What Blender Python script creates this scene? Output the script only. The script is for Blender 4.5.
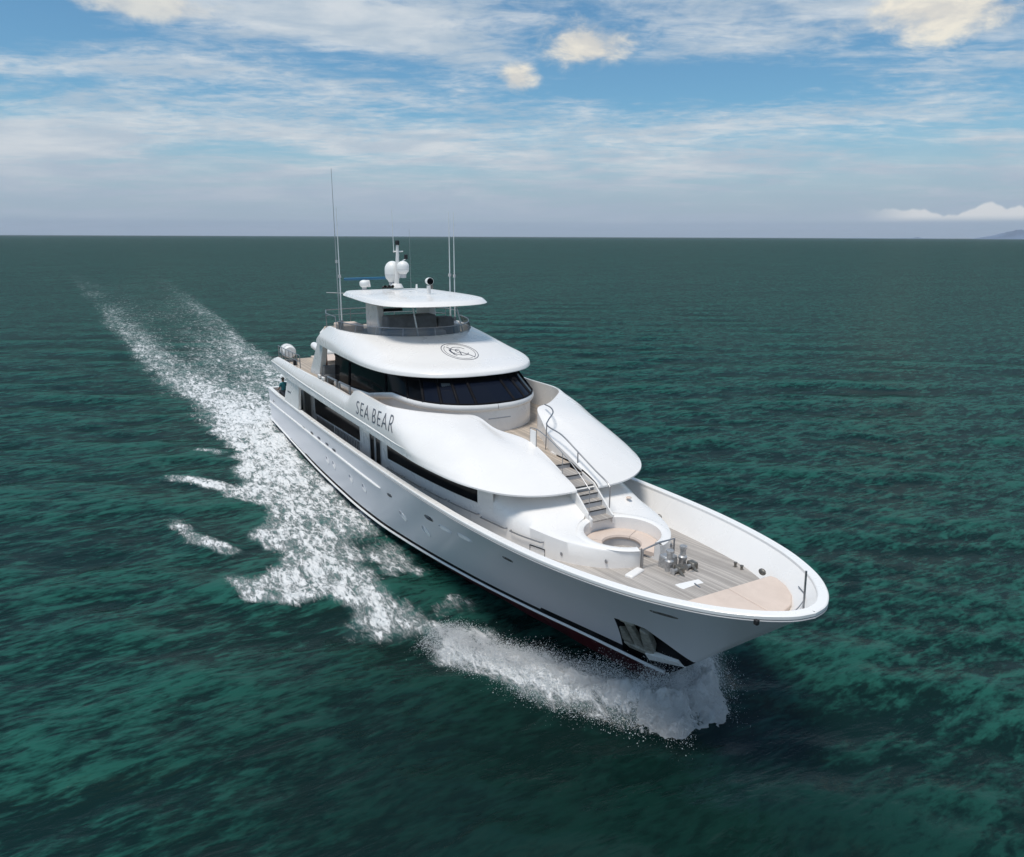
import bpy, bmesh, math, random
import numpy as np
from mathutils import Vector, Matrix
from mathutils.bvhtree import BVHTree

for _o in list(bpy.data.objects):
    bpy.data.objects.remove(_o)
SC = bpy.context.scene
COL = SC.collection
rad = math.radians

# ------------------------------------------------------------------ camera
YAW, PITCH, ROLL = rad(151.3445), rad(14.9314), rad(0.22)
CAMPOS = Vector((48.21, -11.94, 12.15))
fw = Vector((math.cos(YAW)*math.cos(PITCH), math.sin(YAW)*math.cos(PITCH), -math.sin(PITCH)))
rt = Vector((math.sin(YAW), -math.cos(YAW), 0))
dn = fw.cross(rt)
r2 = rt*math.cos(ROLL) - dn*math.sin(ROLL)
d2 = dn*math.cos(ROLL) + rt*math.sin(ROLL)
cd = bpy.data.cameras.new('camera')
cd.sensor_width = 36.0
cd.lens = 720/1024*36
cd.clip_start = 0.5
cd.clip_end = 80000
cam = bpy.data.objects.new('camera', cd)
COL.objects.link(cam)
cam.matrix_world = Matrix(((r2.x, -d2.x, -fw.x, CAMPOS.x), (r2.y, -d2.y, -fw.y, CAMPOS.y), (r2.z, -d2.z, -fw.z, CAMPOS.z), (0, 0, 0, 1)))
SC.camera = cam

# ------------------------------------------------------------------ light
SUN_EL, SUN_AZ = rad(73), rad(-70)      # azimuth measured from +X (bow) towards +Y (port)
sun_dir = Vector((math.cos(SUN_EL)*math.cos(SUN_AZ), math.cos(SUN_EL)*math.sin(SUN_AZ), math.sin(SUN_EL)))
sl = bpy.data.lights.new('sun', 'SUN')
sl.energy = 3.05
sl.angle = rad(16)
sl.color = (1.0, 0.94, 0.865)
so = bpy.data.objects.new('sun', sl)
so.rotation_euler = sun_dir.to_track_quat('Z', 'Y').to_euler()
so.location = (0, 0, 60)
COL.objects.link(so)
SC.view_settings.view_transform = 'Standard'
SC.view_settings.look = 'None'
SC.view_settings.exposure = 0.0
SC.view_settings.gamma = 1.0
SC.view_settings.use_curve_mapping = False

class NT:
    """tiny node-tree helper"""
    def __init__(s, tree):
        s.t = tree
        tree.nodes.clear()
    def n(s, typ, **kw):
        nd = s.t.nodes.new(typ)
        for k, v in kw.items():
            if k.startswith('i_'):
                key = k[2:]
                key = int(key) if key.isdigit() else key.replace('_', ' ')
                s.plug(v, nd.inputs[key])
            else:
                setattr(nd, k, v)
        return nd
    def plug(s, v, sock):
        if isinstance(v, bpy.types.NodeSocket):
            s.t.links.new(v, sock)
        elif isinstance(v, bpy.types.Node):
            s.t.links.new(v.outputs[0], sock)
        else:
            sock.default_value = v
    def m(s, op, a, b=0.0, c=0.0, clamp=False):
        nd = s.t.nodes.new('ShaderNodeMath')
        nd.operation = op
        nd.use_clamp = clamp
        for i, v in enumerate((a, b, c)):
            s.plug(v, nd.inputs[i])
        return nd.outputs[0]
    def ss(s, x, lo, hi, a=0.0, b=1.0):
        nd = s.t.nodes.new('ShaderNodeMapRange')
        nd.interpolation_type = 'SMOOTHSTEP'
        for i, v in enumerate((x, lo, hi, a, b)):
            s.plug(v, nd.inputs[i])
        return nd.outputs[0]
    def mix(s, f, a, b, mode='MIX'):
        nd = s.t.nodes.new('ShaderNodeMix')
        nd.data_type = 'RGBA'
        nd.blend_type = mode
        s.plug(f, nd.inputs[0]); s.plug(a, nd.inputs[6]); s.plug(b, nd.inputs[7])
        return nd.outputs[2]
    def noise(s, vec, scale, detail=4, rough=.55, dist=0.0, dim='3D'):
        nd = s.t.nodes.new('ShaderNodeTexNoise')
        nd.noise_dimensions = dim
        if vec is not None: s.plug(vec, nd.inputs['Vector'])
        nd.inputs['Scale'].default_value = scale
        nd.inputs['Detail'].default_value = detail
        nd.inputs['Roughness'].default_value = rough
        nd.inputs['Distortion'].default_value = dist
        return nd.outputs[0]
    def comb(s, x, y, z):
        nd = s.t.nodes.new('ShaderNodeCombineXYZ')
        for i, v in enumerate((x, y, z)): s.plug(v, nd.inputs[i])
        return nd.outputs[0]
    def mapping(s, vec, scale=(1, 1, 1), rot=(0, 0, 0), loc=(0, 0, 0)):
        nd = s.t.nodes.new('ShaderNodeMapping')
        s.plug(vec, nd.inputs[0])
        nd.inputs['Location'].default_value = loc
        nd.inputs['Rotation'].default_value = rot
        nd.inputs['Scale'].default_value = scale
        return nd.outputs[0]

# ------------------------------------------------------------------ sky
W = bpy.data.worlds.new('World')
SC.world = W
W.use_nodes = True
t = NT(W.node_tree)
SKY_STR = 0.10
sky = t.n('ShaderNodeTexSky')
sky.sky_type = 'NISHITA'
sky.sun_disc = False
sky.sun_elevation = SUN_EL
sky.sun_rotation = math.pi/2 - SUN_AZ
sky.altitude = 0
sky.air_density = 1.0
sky.dust_density = 0.7
sky.ozone_density = 2.5
gen = t.n('ShaderNodeTexCoord').outputs['Generated']
sep = t.n('ShaderNodeSeparateXYZ', i_0=gen)
dx, dy, dz = sep.outputs
# azimuth (deg, growing to the right of the heading 151.3 deg) and elevation (deg)
ca, sa = math.cos(YAW), math.sin(YAW)
fwd_ = t.m('ADD', t.m('MULTIPLY', dx, ca), t.m('MULTIPLY', dy, sa))
rgt_ = t.m('SUBTRACT', t.m('MULTIPLY', dx, sa), t.m('MULTIPLY', dy, ca))
az = t.m('MULTIPLY', t.m('ARCTAN2', rgt_, fwd_), 57.2958)
el = t.m('MULTIPLY', t.m('ARCSINE', dz), 57.2958)
elp = t.m('MAXIMUM', el, 0.0)
# cloud-sheet coordinates: a layer overhead seen in perspective
inv = t.m('DIVIDE', 1.0, t.m('ADD', t.m('MAXIMUM', dz, 0.0), 0.075))
cu = t.m('MULTIPLY', rgt_, inv)
cv = t.m('MULTIPLY', fwd_, inv)
cvec = t.comb(cu, cv, 0.0)
wisp = t.noise(t.mapping(cvec, scale=(0.55, 1.0, 1), rot=(0, 0, rad(-14)), loc=(3.1, 1.7, 0)), 1.15, 9, .62, .7)
wisp2 = t.noise(t.mapping(cvec, scale=(0.6, 1.1, 1), rot=(0, 0, rad(12)), loc=(9.2, 5.1, 0)), 3.4, 8, .66, .9)
big = t.noise(t.mapping(cvec, scale=(0.55, 0.8, 1), loc=(1.35, 7.7, 0)), 0.55, 3, .5, .3)
cov = t.m('ADD', t.m('ADD', t.m('MULTIPLY', wisp, .75), t.m('MULTIPLY', wisp2, .46)), t.m('MULTIPLY', big, .60))
def blob(a0, e0, wa, we, w):
    """a broad thickening (w > 0) or clearing (w < 0) of the cloud sheet"""
    da = t.m('DIVIDE', t.m('SUBTRACT', az, a0), wa)
    de = t.m('DIVIDE', t.m('SUBTRACT', el, e0), we)
    g = t.m('EXPONENT', t.m('MULTIPLY', t.m('ADD', t.m('MULTIPLY', da, da), t.m('MULTIPLY', de, de)), -1.0))
    return t.m('MULTIPLY', g, w)
for b_ in ((16, 10.8, 10, 1.6, -.32), (-32, 13.2, 5, 1.6, -.20), (-19.5, 9.7, 5, .6, -.14), (-12, 11.6, 8, .8, -.18), (-15, 14.6, 14, 1.4, .22), (-27, 9.7, 9, 2.0, .12), (-9, 6.8, 8, 1.3, .12), (17, 6.4, 14, 1.8, .12), (31.5, 14.8, 2.0, 1.2, -.3), (5, 12.4, 5.5, 2.4, -.30), (24, 14.5, 9, 1.0, .12), (-31, 6.0, 6, 2, .10)):
    cov = t.m('ADD', cov, blob(*b_))
alto = t.noise(t.mapping(cvec, scale=(.8, 1.0, 1), rot=(0, 0, rad(30))), 11.0, 5, .6, .5)
cov = t.m('ADD', cov, t.m('MULTIPLY', t.m('SUBTRACT', alto, .5), t.ss(el, 3.0, 9.0, .05, .34)))
cirrus = t.ss(cov, .76, 1.10)
# haze thickens the veil towards the horizon
veil = t.ss(el, 3.0, 9.5, .34, 0.0)
cirrus = t.m('ADD', t.m('MULTIPLY', cirrus, .88), veil, clamp=True)
fine = t.noise(t.comb(t.m('MULTIPLY', az, .16), t.m('MULTIPLY', el, .34), 0.0), 1.6, 8, .62, .35)
def puff(a0, e0, wa, we, edge=.38):
    """soft cumulus at a fixed bearing / elevation"""
    da = t.m('DIVIDE', t.m('SUBTRACT', az, a0), wa)
    de = t.m('DIVIDE', t.m('SUBTRACT', el, e0), we)
    r = t.m('SQRT', t.m('ADD', t.m('MULTIPLY', da, da), t.m('MULTIPLY', de, de)))
    v = t.m('ADD', t.m('SUBTRACT', 1.1, r), t.m('MULTIPLY', t.m('SUBTRACT', fine, .5), 2.0))
    return t.ss(v, 0.0, edge*2)
p1_ = puff(5.4, 13.1, 3.6, 1.8)
p2_ = puff(0.3, 11.0, 1.7, 1.3)
p3_ = puff(28.2, 14.0, 5.5, 2.4)
p4_ = puff(-24.5, 14.2, 5.0, 1.1)
cum = t.m('MAXIMUM', t.m('MAXIMUM', p1_, p2_), t.m('MAXIMUM', p3_, t.m('MULTIPLY', p4_, .7)))
# low distant cumulus bank on the right: hard top, soft base
bank_top = t.m('ADD', 1.95, t.m('MULTIPLY', t.m('SUBTRACT', t.noise(t.comb(t.m('MULTIPLY', az, .35), 0.0, 0.0), 1.0, 3, .5), .5), 3.0))
bank = t.m('MULTIPLY', t.ss(t.m('SUBTRACT', bank_top, el), 0.0, .22), t.ss(el, .95, 1.5))
bank = t.m('MULTIPLY', bank, t.m('MULTIPLY', t.ss(az, 24.5, 28.5), t.ss(az, 44.0, 36.0)))
blue = t.mix(1.0, sky.outputs[0], (0.68, 1.03, 1.12, 1), 'MULTIPLY')
k = 1.0/SKY_STR
tone = t.noise(t.comb(t.m('MULTIPLY', az, .10), t.m('MULTIPLY', el, .5), 0.0), 1.3, 6, .6, .4)
cir_col = t.mix(t.ss(tone, .35, .7), (.47*k, .56*k, .65*k, 1), (.70*k, .74*k, .77*k, 1))
c1 = t.mix(cirrus, blue, cir_col)
hz_col = (.355*k, .44*k, .55*k, 1)
c2 = t.mix(t.ss(el, 7.5, 1.0, 0.0, .88), c1, hz_col)
c3 = t.mix(t.m('MULTIPLY', t.ss(el, 1.25, .85), .42), c2, (.27*k, .36*k, .49*k, 1))
c4 = t.mix(t.m('MULTIPLY', cum, .95), c3, t.mix(t.ss(fine, .38, .66), (.66*k, .65*k, .62*k, 1), (.88*k, .83*k, .72*k, 1)))
c5 = t.mix(t.m('MULTIPLY', bank, .8), c4, (.74*k, .75*k, .76*k, 1))
bg = t.n('ShaderNodeBackground', i_Color=c5, i_Strength=SKY_STR)
out = t.n('ShaderNodeOutputWorld')
t.t.links.new(bg.outputs[0], out.inputs[0])

# ------------------------------------------------------------------ materials
def principled(name, color, rough=.4, metal=0.0, coat=0.0, var=0.0, vscale=2.0, bump=0.0, bscale=30, spec=.5):
    m = bpy.data.materials.new(name)
    m.use_nodes = True
    t = NT(m.node_tree)
    p = t.n('ShaderNodeBsdfPrincipled')
    p.inputs['Base Color'].default_value = (*color, 1)
    p.inputs['Roughness'].default_value = rough
    p.inputs['Metallic'].default_value = metal
    p.inputs['Coat Weight'].default_value = coat
    p.inputs['Coat Roughness'].default_value = .08
    p.inputs['Specular IOR Level'].default_value = spec
    o = t.n('ShaderNodeOutputMaterial')
    t.t.links.new(p.outputs[0], o.inputs[0])
    tc = t.n('ShaderNodeTexCoord').outputs['Object']
    if var:
        nz = t.noise(tc, vscale, 6, .6, .3)
        t.plug(t.mix(t.ss(nz, .3, .7), tuple(c*(1-var) for c in color)+(1,), tuple(min(1, c*(1+var)) for c in color)+(1,)), p.inputs['Base Color'])
        t.plug(t.ss(nz, .3, .7, rough*1.25, rough*.8), p.inputs['Roughness'])
    if bump:
        b = t.n('ShaderNodeBump', i_Strength=1.0, i_Distance=bump, i_Height=t.noise(tc, bscale, 4, .55))
        t.plug(b, p.inputs['Normal'])
    return m

M = {}
M['gelcoat'] = principled('white_gelcoat', (.82, .80, .775), .28, coat=.3, var=.025, vscale=.7, bump=.0012, bscale=.9)
M['hull'] = principled('hull_paint', (.72, .71, .745), .30, coat=.12)
M['cap'] = principled('cap_rail_paint', (.84, .83, .81), .3, coat=.2, var=.02)
M['black'] = principled('black_paint', (.006, .006, .008), .65, var=.2, spec=.1)
M['red'] = principled('antifouling_red', (.06, .007, .010), .6, var=.35, vscale=1.5, bump=.01, bscale=8)
M['glass'] = principled('tinted_glass', (.004, .005, .007), .12, spec=.05)
M['navy_glass'] = principled('navy_tinted_glass', (.007, .010, .019), .15, spec=.08)
M['shade_cloth'] = principled('grey_window_blind', (.10, .11, .115), .7, var=.1)
M['steel'] = principled('stainless_steel', (.36, .36, .37), .38, metal=.9, var=.08, vscale=6)
M['anchor_steel'] = principled('galvanised_anchor_steel', (.33, .32, .28), .55, metal=.25, var=.25, vscale=7, bump=.01, bscale=14)
M['dark_steel'] = principled('weathered_steel', (.20, .19, .17), .45, metal=.7, var=.35, vscale=9, bump=.01, bscale=18)
M['cushion'] = principled('tan_canvas', (.62, .515, .445), .85, var=.06, vscale=1.5, bump=.006, bscale=7)
M['grey_cloth'] = principled('grey_cover_canvas', (.17, .172, .175), .85, var=.12, vscale=3, bump=.02, bscale=5)
M['grey_paint'] = principled('pale_grey_paint', (.50, .49, .49), .5, var=.06)
M['door_grey'] = principled('aft_door_panel', (.22, .21, .20), .5, var=.1)
M['rubber'] = principled('black_rubber', (.015, .015, .017), .6)
M['navy'] = principled('navy_lettering', (.035, .045, .075), .4)
M['grey_letter'] = principled('grey_lettering', (.11, .12, .14), .4)
M['radar_blue'] = principled('blue_radar_cover', (.02, .12, .22), .5)
M['dome'] = principled('radome_plastic', (.80, .80, .78), .4, var=.03, vscale=4)
M['whip'] = principled('fibreglass_whip', (.72, .74, .74), .5)
M['whip_grey'] = principled('grey_fibreglass_whip', (.33, .36, .37), .5)
M['skin'] = principled('skin', (.32, .18, .12), .55, var=.1)
M['teal_shirt'] = principled('teal_shirt', (.02, .16, .19), .85, var=.15, vscale=8)
M['dark_cloth'] = principled('dark_trousers', (.02, .022, .03), .85, var=.2, vscale=8)
M['hair'] = principled('dark_hair', (.012, .010, .009), .6)
M['chrome'] = principled('brushed_chrome', (.48, .48, .48), .5, metal=.75, var=.25, vscale=12)
M['wood'] = principled('varnished_wood', (.16, .06, .025), .3, coat=.5, var=.3, vscale=5)
M['smoked'] = principled('smoked_acrylic', (.035, .038, .040), .08, spec=.5)

def teak(name, col, scale=1.0):
    m = bpy.data.materials.new(name)
    m.use_nodes = True
    t = NT(m.node_tree)
    p = t.n('ShaderNodeBsdfPrincipled')
    o = t.n('ShaderNodeOutputMaterial')
    t.t.links.new(p.outputs[0], o.inputs[0])
    tc = t.n('ShaderNodeTexCoord').outputs['Object']
    sx, sy, sz = t.n('ShaderNodeSeparateXYZ', i_0=tc).outputs
    row = t.m('MULTIPLY', sy, 15.0)
    fr = t.m('FRACT', t.m('ADD', row, 100.0))
    cell = t.m('FLOOR', t.m('ADD', row, 100.0))
    seam = t.m('ADD', t.ss(fr, .10, .02), t.ss(fr, .90, .98), clamp=True)
    wn = t.n('ShaderNodeTexWhiteNoise', noise_dimensions='1D')
    t.plug(cell, wn.inputs['W'])
    grain = t.noise(t.comb(t.m('MULTIPLY', sx, 2.0), t.m('MULTIPLY', sy, 40.0), cell), 1.0, 5, .6)
    weather = t.noise(tc, .8, 5, .6, .4)
    f = t.m('ADD', t.m('ADD', t.m('MULTIPLY', wn.outputs[0], .35), t.m('MULTIPLY', grain, .4)), t.m('MULTIPLY', weather, .45))
    base = t.mix(t.ss(f, .3, .95), tuple(c*.70 for c in col)+(1,), tuple(c*1.22 for c in col)+(1,))
    base = t.mix(t.m('MULTIPLY', seam, .45), base, (.045, .042, .04, 1))
    t.plug(base, p.inputs['Base Color'])
    p.inputs['Roughness'].default_value = .75
    t.plug(t.n('ShaderNodeBump', i_Strength=.6, i_Distance=.004, i_Height=t.m('SUBTRACT', grain, seam)), p.inputs['Normal'])
    return m
M['teak'] = teak('weathered_teak', (.44, .405, .372))
M['teak_light'] = teak('scrubbed_teak', (.47, .40, .33))

# ------------------------------------------------------------------ mesh helpers
def V(*a): return np.array(a, float)
class MB:
    def __init__(s): s.v, s.f, s.mi = [], [], []
    def add(s, vs, fs, mi=0):
        o = len(s.v)
        s.v += [tuple(float(c) for c in p) for p in vs]
        s.f += [tuple(i+o for i in f) for f in fs]
        s.mi += [mi]*len(fs)
        return s
    def grid(s, rows, mi=0, cu=False, cv=False):
        n, m = len(rows), len(rows[0])
        vs = [p for r in rows for p in r]
        fs = []
        for i in range(n if cu else n-1):
            for j in range(m if cv else m-1):
                a, b = i*m+j, i*m+(j+1) % m
                c, d = ((i+1) % n)*m+(j+1) % m, ((i+1) % n)*m+j
                fs.append((a, b, c, d))
        return s.add(vs, fs, mi)
    def tube(s, pts, r, n=8, cap=True, mi=0, closed=False):
        pts = [V(*p) for p in pts]
        rs = r if hasattr(r, '__len__') else [r]*len(pts)
        rows = []
        up = None
        for i, p in enumerate(pts):
            a = pts[i-1] if (i > 0 or closed) else pts[i]
            b = pts[(i+1) % len(pts)] if (i < len(pts)-1 or closed) else pts[i]
            d = b-a
            d = d/(np.linalg.norm(d)+1e-12)
            if up is None:
                up = V(0, 0, 1) if abs(d[2]) < .9 else V(1, 0, 0)
            e = np.cross(d, up); e /= np.linalg.norm(e)+1e-12
            up = np.cross(e, d)
            rows.append([p+rs[i]*(math.cos(q)*e+math.sin(q)*up) for q in np.linspace(0, 2*math.pi, n, endpoint=False)])
        o = len(s.v)
        s.grid(rows, mi, cv=True, cu=closed)
        if cap and not closed:
            s.f.append(tuple(o+i for i in range(n))); s.mi.append(mi)
            k = o+(len(rows)-1)*n
            s.f.append(tuple(k+i for i in reversed(range(n)))); s.mi.append(mi)
        return s
    def box(s, c, size, rz=0.0, ry=0.0, mi=0, taper=1.0):
        hx, hy, hz = size[0]/2, size[1]/2, size[2]/2
        vs = []
        R = (Matrix.Rotation(rz, 3, 'Z') @ Matrix.Rotation(ry, 3, 'Y'))
        for z in (-1, 1):
            k = taper if z > 0 else 1
            for x, y in ((-1, -1), (1, -1), (1, 1), (-1, 1)):
                w = R @ Vector((x*hx*k, y*hy*k, z*hz))
                vs.append((w.x+c[0], w.y+c[1], w.z+c[2]))
        return s.add(vs, [(3, 2, 1, 0), (4, 5, 6, 7), (0, 1, 5, 4), (1, 2, 6, 5), (2, 3, 7, 6), (3, 0, 4, 7)], mi)
    def prism(s, a, b, mi=0):
        """two matching 3D rings -> solid"""
        n = len(a)
        return s.add(list(a)+list(b), [tuple(reversed(range(n))), tuple(range(n, 2*n))]+[(i, (i+1) % n, n+(i+1) % n, n+i) for i in range(n)], mi)
    def slab(s, poly, z0, z1, mi=0):
        return s.prism([(x, y, z0) for x, y in poly], [(x, y, z1) for x, y in poly], mi)
    def lathe(s, prof, c, n=20, mi=0, axis='z'):
        rows = []
        for r, z in prof:
            row = []
            for q in np.linspace(0, 2*math.pi, n, endpoint=False):
                p = (r*math.cos(q), r*math.sin(q), z)
                if axis == 'x': p = (p[2], p[0], p[1])
                if axis == 'y': p = (p[1], p[2], p[0])
                row.append((c[0]+p[0], c[1]+p[1], c[2]+p[2]))
            rows.append(row)
        return s.grid(rows, mi, cv=True)
    def ball(s, c, r, n=16, mi=0, sc=(1, 1, 1)):
        rows = []
        for i in range(n//2+1):
            a = math.pi*i/(n//2)
            rr = max(math.sin(a), 1e-4)
            rows.append([(c[0]+sc[0]*r*rr*math.cos(q), c[1]+sc[1]*r*rr*math.sin(q), c[2]+sc[2]*r*math.cos(a)) for q in np.linspace(0, 2*math.pi, n, endpoint=False)])
        return s.grid(rows, mi, cv=True)
    def mirror(s):
        o = len(s.v)
        s.v += [(x, -y, z) for x, y, z in s.v]
        s.f += [tuple(o+i for i in reversed(f)) for f in list(s.f)]
        s.mi += list(s.mi)
        return s
    def build(s, name, mats, parent=None, smooth=35, bevel=0, solid=0, merge=1e-4, recalc=True, label=None, subsurf=0, seg=2):
        me = bpy.data.meshes.new(name)
        me.from_pydata(s.v, [], s.f)
        mats = mats if isinstance(mats, (list, tuple)) else [mats]
        for m in mats: me.materials.append(M[m] if isinstance(m, str) else m)
        for p, mi in zip(me.polygons, s.mi): p.material_index = mi
        bm = bmesh.new(); bm.from_mesh(me)
        if merge: bmesh.ops.remove_doubles(bm, verts=bm.verts, dist=merge)
        if recalc: bmesh.ops.recalc_face_normals(bm, faces=bm.faces)
        bm.to_mesh(me); bm.free()
        if smooth:
            me.polygons.foreach_set('use_smooth', [True]*len(me.polygons))
            me.set_sharp_from_angle(angle=rad(smooth))
        ob = bpy.data.objects.new(name, me)
        COL.objects.link(ob)
        if parent: ob.parent = parent
        if solid:
            md = ob.modifiers.new('thickness', 'SOLIDIFY'); md.thickness = solid; md.offset = 0
        if bevel:
            md = ob.modifiers.new('bevel', 'BEVEL'); md.width = bevel; md.segments = seg; md.limit_method = 'ANGLE'; md.angle_limit = rad(40)
        if subsurf:
            md = ob.modifiers.new('subdivide', 'SUBSURF'); md.levels = subsurf; md.render_levels = subsurf
        if label: ob['label'] = label
        return ob

def tag(o, label=None, cat=None, group=None, kind=None):
    if label: o['label'] = label
    if cat: o['category'] = cat
    if group: o['group'] = group
    if kind: o['kind'] = kind
    return o
def empty(name, loc, label, cat, group=None):
    o = bpy.data.objects.new(name, None)
    o.empty_display_size = .3
    COL.objects.link(o)
    o.location = loc
    return tag(o, label, cat, group)
def cr(pts, n, closed=False):
    """Catmull-Rom through points, n samples per span"""
    P = np.array(pts, float)
    N = len(P)
    o = []
    for i in range(N if closed else N-1):
        p1, p2 = P[i], P[(i+1) % N]
        p0 = P[i-1] if (i > 0 or closed) else 2*p1-p2
        p3 = P[(i+2) % N] if (i < N-2 or closed) else 2*p2-p1
        d01 = max(np.linalg.norm(p1-p0), 1e-6)**.5; d12 = max(np.linalg.norm(p2-p1), 1e-6)**.5; d23 = max(np.linalg.norm(p3-p2), 1e-6)**.5
        m1 = (p2-p1) + d12*((p1-p0)/d01-(p2-p0)/(d01+d12))
        m2 = (p2-p1) + d12*((p3-p2)/d23-(p3-p1)/(d12+d23))
        for q in np.linspace(0, 1, n, endpoint=False):
            o.append(p1*(2*q**3-3*q**2+1)+m1*(q**3-2*q**2+q)+p2*(-2*q**3+3*q**2)+m2*(q**3-q**2))
    if not closed: o.append(P[-1])
    return np.array(o)
def resamp(C, n):
    C = np.array(C, float)
    d = np.r_[0, np.cumsum(np.linalg.norm(np.diff(C, axis=0), axis=1))]
    q = np.linspace(0, d[-1], n)
    return np.stack([np.interp(q, d, C[:, k]) for k in range(C.shape[1])], 1)
def offset2d(C, dist):
    """offset a plan polyline (x,y,...) to its left-hand side by dist"""
    C = np.array(C, float)
    T = np.gradient(C[:, :2], axis=0)
    T /= np.linalg.norm(T, axis=1)[:, None]+1e-12
    o = C.copy()
    o[:, 0] += -T[:, 1]*dist
    o[:, 1] += T[:, 0]*dist
    return o
# ------------------------------------------------------------------ hull lines (boat frame: x forward from the transom, y to port, z up from the water)
LEN = 39.45
XS0 = 35.26
def pchip(X, Y):
    X = np.array(X, float); Y = np.array(Y, float)
    h = np.diff(X); d = np.diff(Y)/h
    m = np.zeros(len(X)); m[0], m[-1] = d[0], d[-1]
    for i in range(1, len(X)-1):
        m[i] = 0 if d[i-1]*d[i] <= 0 else 3*(h[i-1]+h[i])/((2*h[i]+h[i-1])/d[i-1]+(h[i]+2*h[i-1])/d[i])
    def f(x):
        x = np.clip(x, X[0], X[-1])
        i = np.clip(np.searchsorted(X, x)-1, 0, len(X)-2)
        q = (x-X[i])/h[i]
        return Y[i]*(2*q**3-3*q**2+1)+h[i]*m[i]*(q**3-2*q**2+q)+Y[i+1]*(-2*q**3+3*q**2)+h[i]*m[i+1]*(q**3-q**2)
    return f
def zr(x):
    q = np.clip(np.asarray(x, float)/39.3, 0, 1.02)
    return 2.47+1.57*q-.36*q*q+.94*q**3
yb = pchip([0, 3, 10, 20, 25, 29, 31, 33, 34.5, 36.5, 38, 38.8, 39.2, 39.38, 39.45], [3.72, 3.78, 3.78, 3.74, 3.70, 3.60, 3.48, 3.28, 3.03, 2.5, 1.80, 1.18, .70, .35, 0])
yc = pchip([0, 10, 17, 20.5, 23, 27, 30, 32.5, 34, 34.9, 35.26], [3.62, 3.62, 3.45, 3.20, 2.85, 2.10, 1.38, .70, .33, .11, 0])
def zc(x): return .30+.45*np.clip(np.asarray(x, float)/XS0, 0, 1)**3
def hull(u, s):
    u = np.asarray(u, float); s = np.asarray(s, float)
    xa, xb = u*XS0, u*LEN
    k = .30*np.clip((u-.45)/.45, 0, 1)
    g = s+k*(s*s-s)
    st = (.30+.42*(1-s))*np.clip(1-u/.12, 0, 1)
    return np.stack([xa+(xb-xa)*s-st, yc(xa)+(yb(xb)-yc(xa))*g, zc(xa)+(zr(xb)-zc(xa))*s], -1)
def hull_us(x, z):
    """(u, s) of the hull skin at station x and height z"""
    s, u = .5, x/37.0
    for _ in range(60):
        u = min(max(x/(XS0+(LEN-XS0)*s), 0), 1)
        a, b = float(zc(u*XS0)), float(zr(u*LEN))
        s = min(max((z-a)/(b-a), -.05), 1.0)
    return u, s
def hull_y(x, z):
    return float(hull(*hull_us(x, z))[1])
def bulw(x): return np.interp(x, [0, 31, 36.5], [.95, .92, .70])
def zd(x): return zr(x)-bulw(x)

def hull_us_v(x, z):
    """vectorised hull_us"""
    x = np.asarray(x, float); z = np.asarray(z, float)
    s = np.full(x.shape, .5)
    for _ in range(60):
        u = np.clip(x/(XS0+(LEN-XS0)*s), 0, 1)
        a = zc(u*XS0); s = np.clip((z-a)/(zr(u*LEN)-a), -.05, 1.0)
    return u, s
# ------------------------------------------------------------------ the yacht
yacht = empty('motor_yacht', (0, 0, 0), 'large white three-deck motor yacht under way across green sea', 'motor yacht')

# hull skin with the recessed anchor pocket cut into each bow
NU, NS = 190, 30
us = 1-(1-np.linspace(0, 1, NU))**1.9
ss_ = np.linspace(0, 1, NS)
def lower(u, b):
    u = np.asarray(u, float)
    return np.stack([u*XS0+(u*33.2-u*XS0)*b-.72*np.clip(1-u/.12, 0, 1), yc(u*XS0)*(1-.55*b**1.3), zc(u*XS0)*(1-b)-1.0*b], -1)
bm = bmesh.new()
def hull_side(sg):
    rows = [[hull(u, s) for s in ss_] for u in us]
    g = [[bm.verts.new((p[0], sg*p[1], p[2])) for p in r] for r in rows]
    for i in range(NU-1):
        for j in range(NS-1):
            q = [g[i][j], g[i+1][j], g[i+1][j+1], g[i][j+1]]
            bm.faces.new(q if sg < 0 else q[::-1])
    rows2 = [[lower(u, b) for b in np.linspace(0, 1, 6)] for u in us]
    g2 = [[bm.verts.new((p[0], sg*p[1], p[2])) for p in r] for r in rows2]
    for i in range(NU-1):
        for j in range(5):
            q = [g2[i][j], g2[i+1][j], g2[i+1][j+1], g2[i][j+1]]
            f = bm.faces.new(q[::-1] if sg < 0 else q)
            f.material_index = 2
for sg in (-1, 1): hull_side(sg)
# transom
tr = [(hull(0, s)[0], -hull(0, s)[1], hull(0, s)[2]) for s in ss_]
bm.faces.new([bm.verts.new(p) for p in tr+[(x, -y, z) for x, y, z in tr[::-1]]])
bmesh.ops.remove_doubles(bm, verts=bm.verts, dist=3e-4)
POCK = [(34.56, 2.46), (35.20, 2.57), (35.50, 2.56), (36.30, 1.53), (35.36, .74), (33.80, .80)]
def cut(poly, region):
    """slice the hull faces along an (x, z) polygon; return the faces inside it"""
    n = len(poly)
    for i in range(n):
        (x0, z0), (x1, z1) = poly[i], poly[(i+1) % n]
        fs = [f for f in bm.faces if region(f.calc_center_median())]
        geom = list({v for f in fs for v in f.verts})+list({e for f in fs for e in f.edges})+fs
        bmesh.ops.bisect_plane(bm, geom=geom, plane_co=(x0, 0, z0), plane_no=(z1-z0, 0, -(x1-x0)), dist=1e-5)
    def inside(c):
        r = False
        for i in range(n):
            (x0, z0), (x1, z1) = poly[i], poly[(i+1) % n]
            if (z0 > c.z) != (z1 > c.z) and c.x < (x1-x0)*(c.z-z0)/(z1-z0)+x0: r = not r
        return r
    return [f for f in bm.faces if region(f.calc_center_median()) and f.material_index != 2 and inside(f.calc_center_median())]
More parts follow.
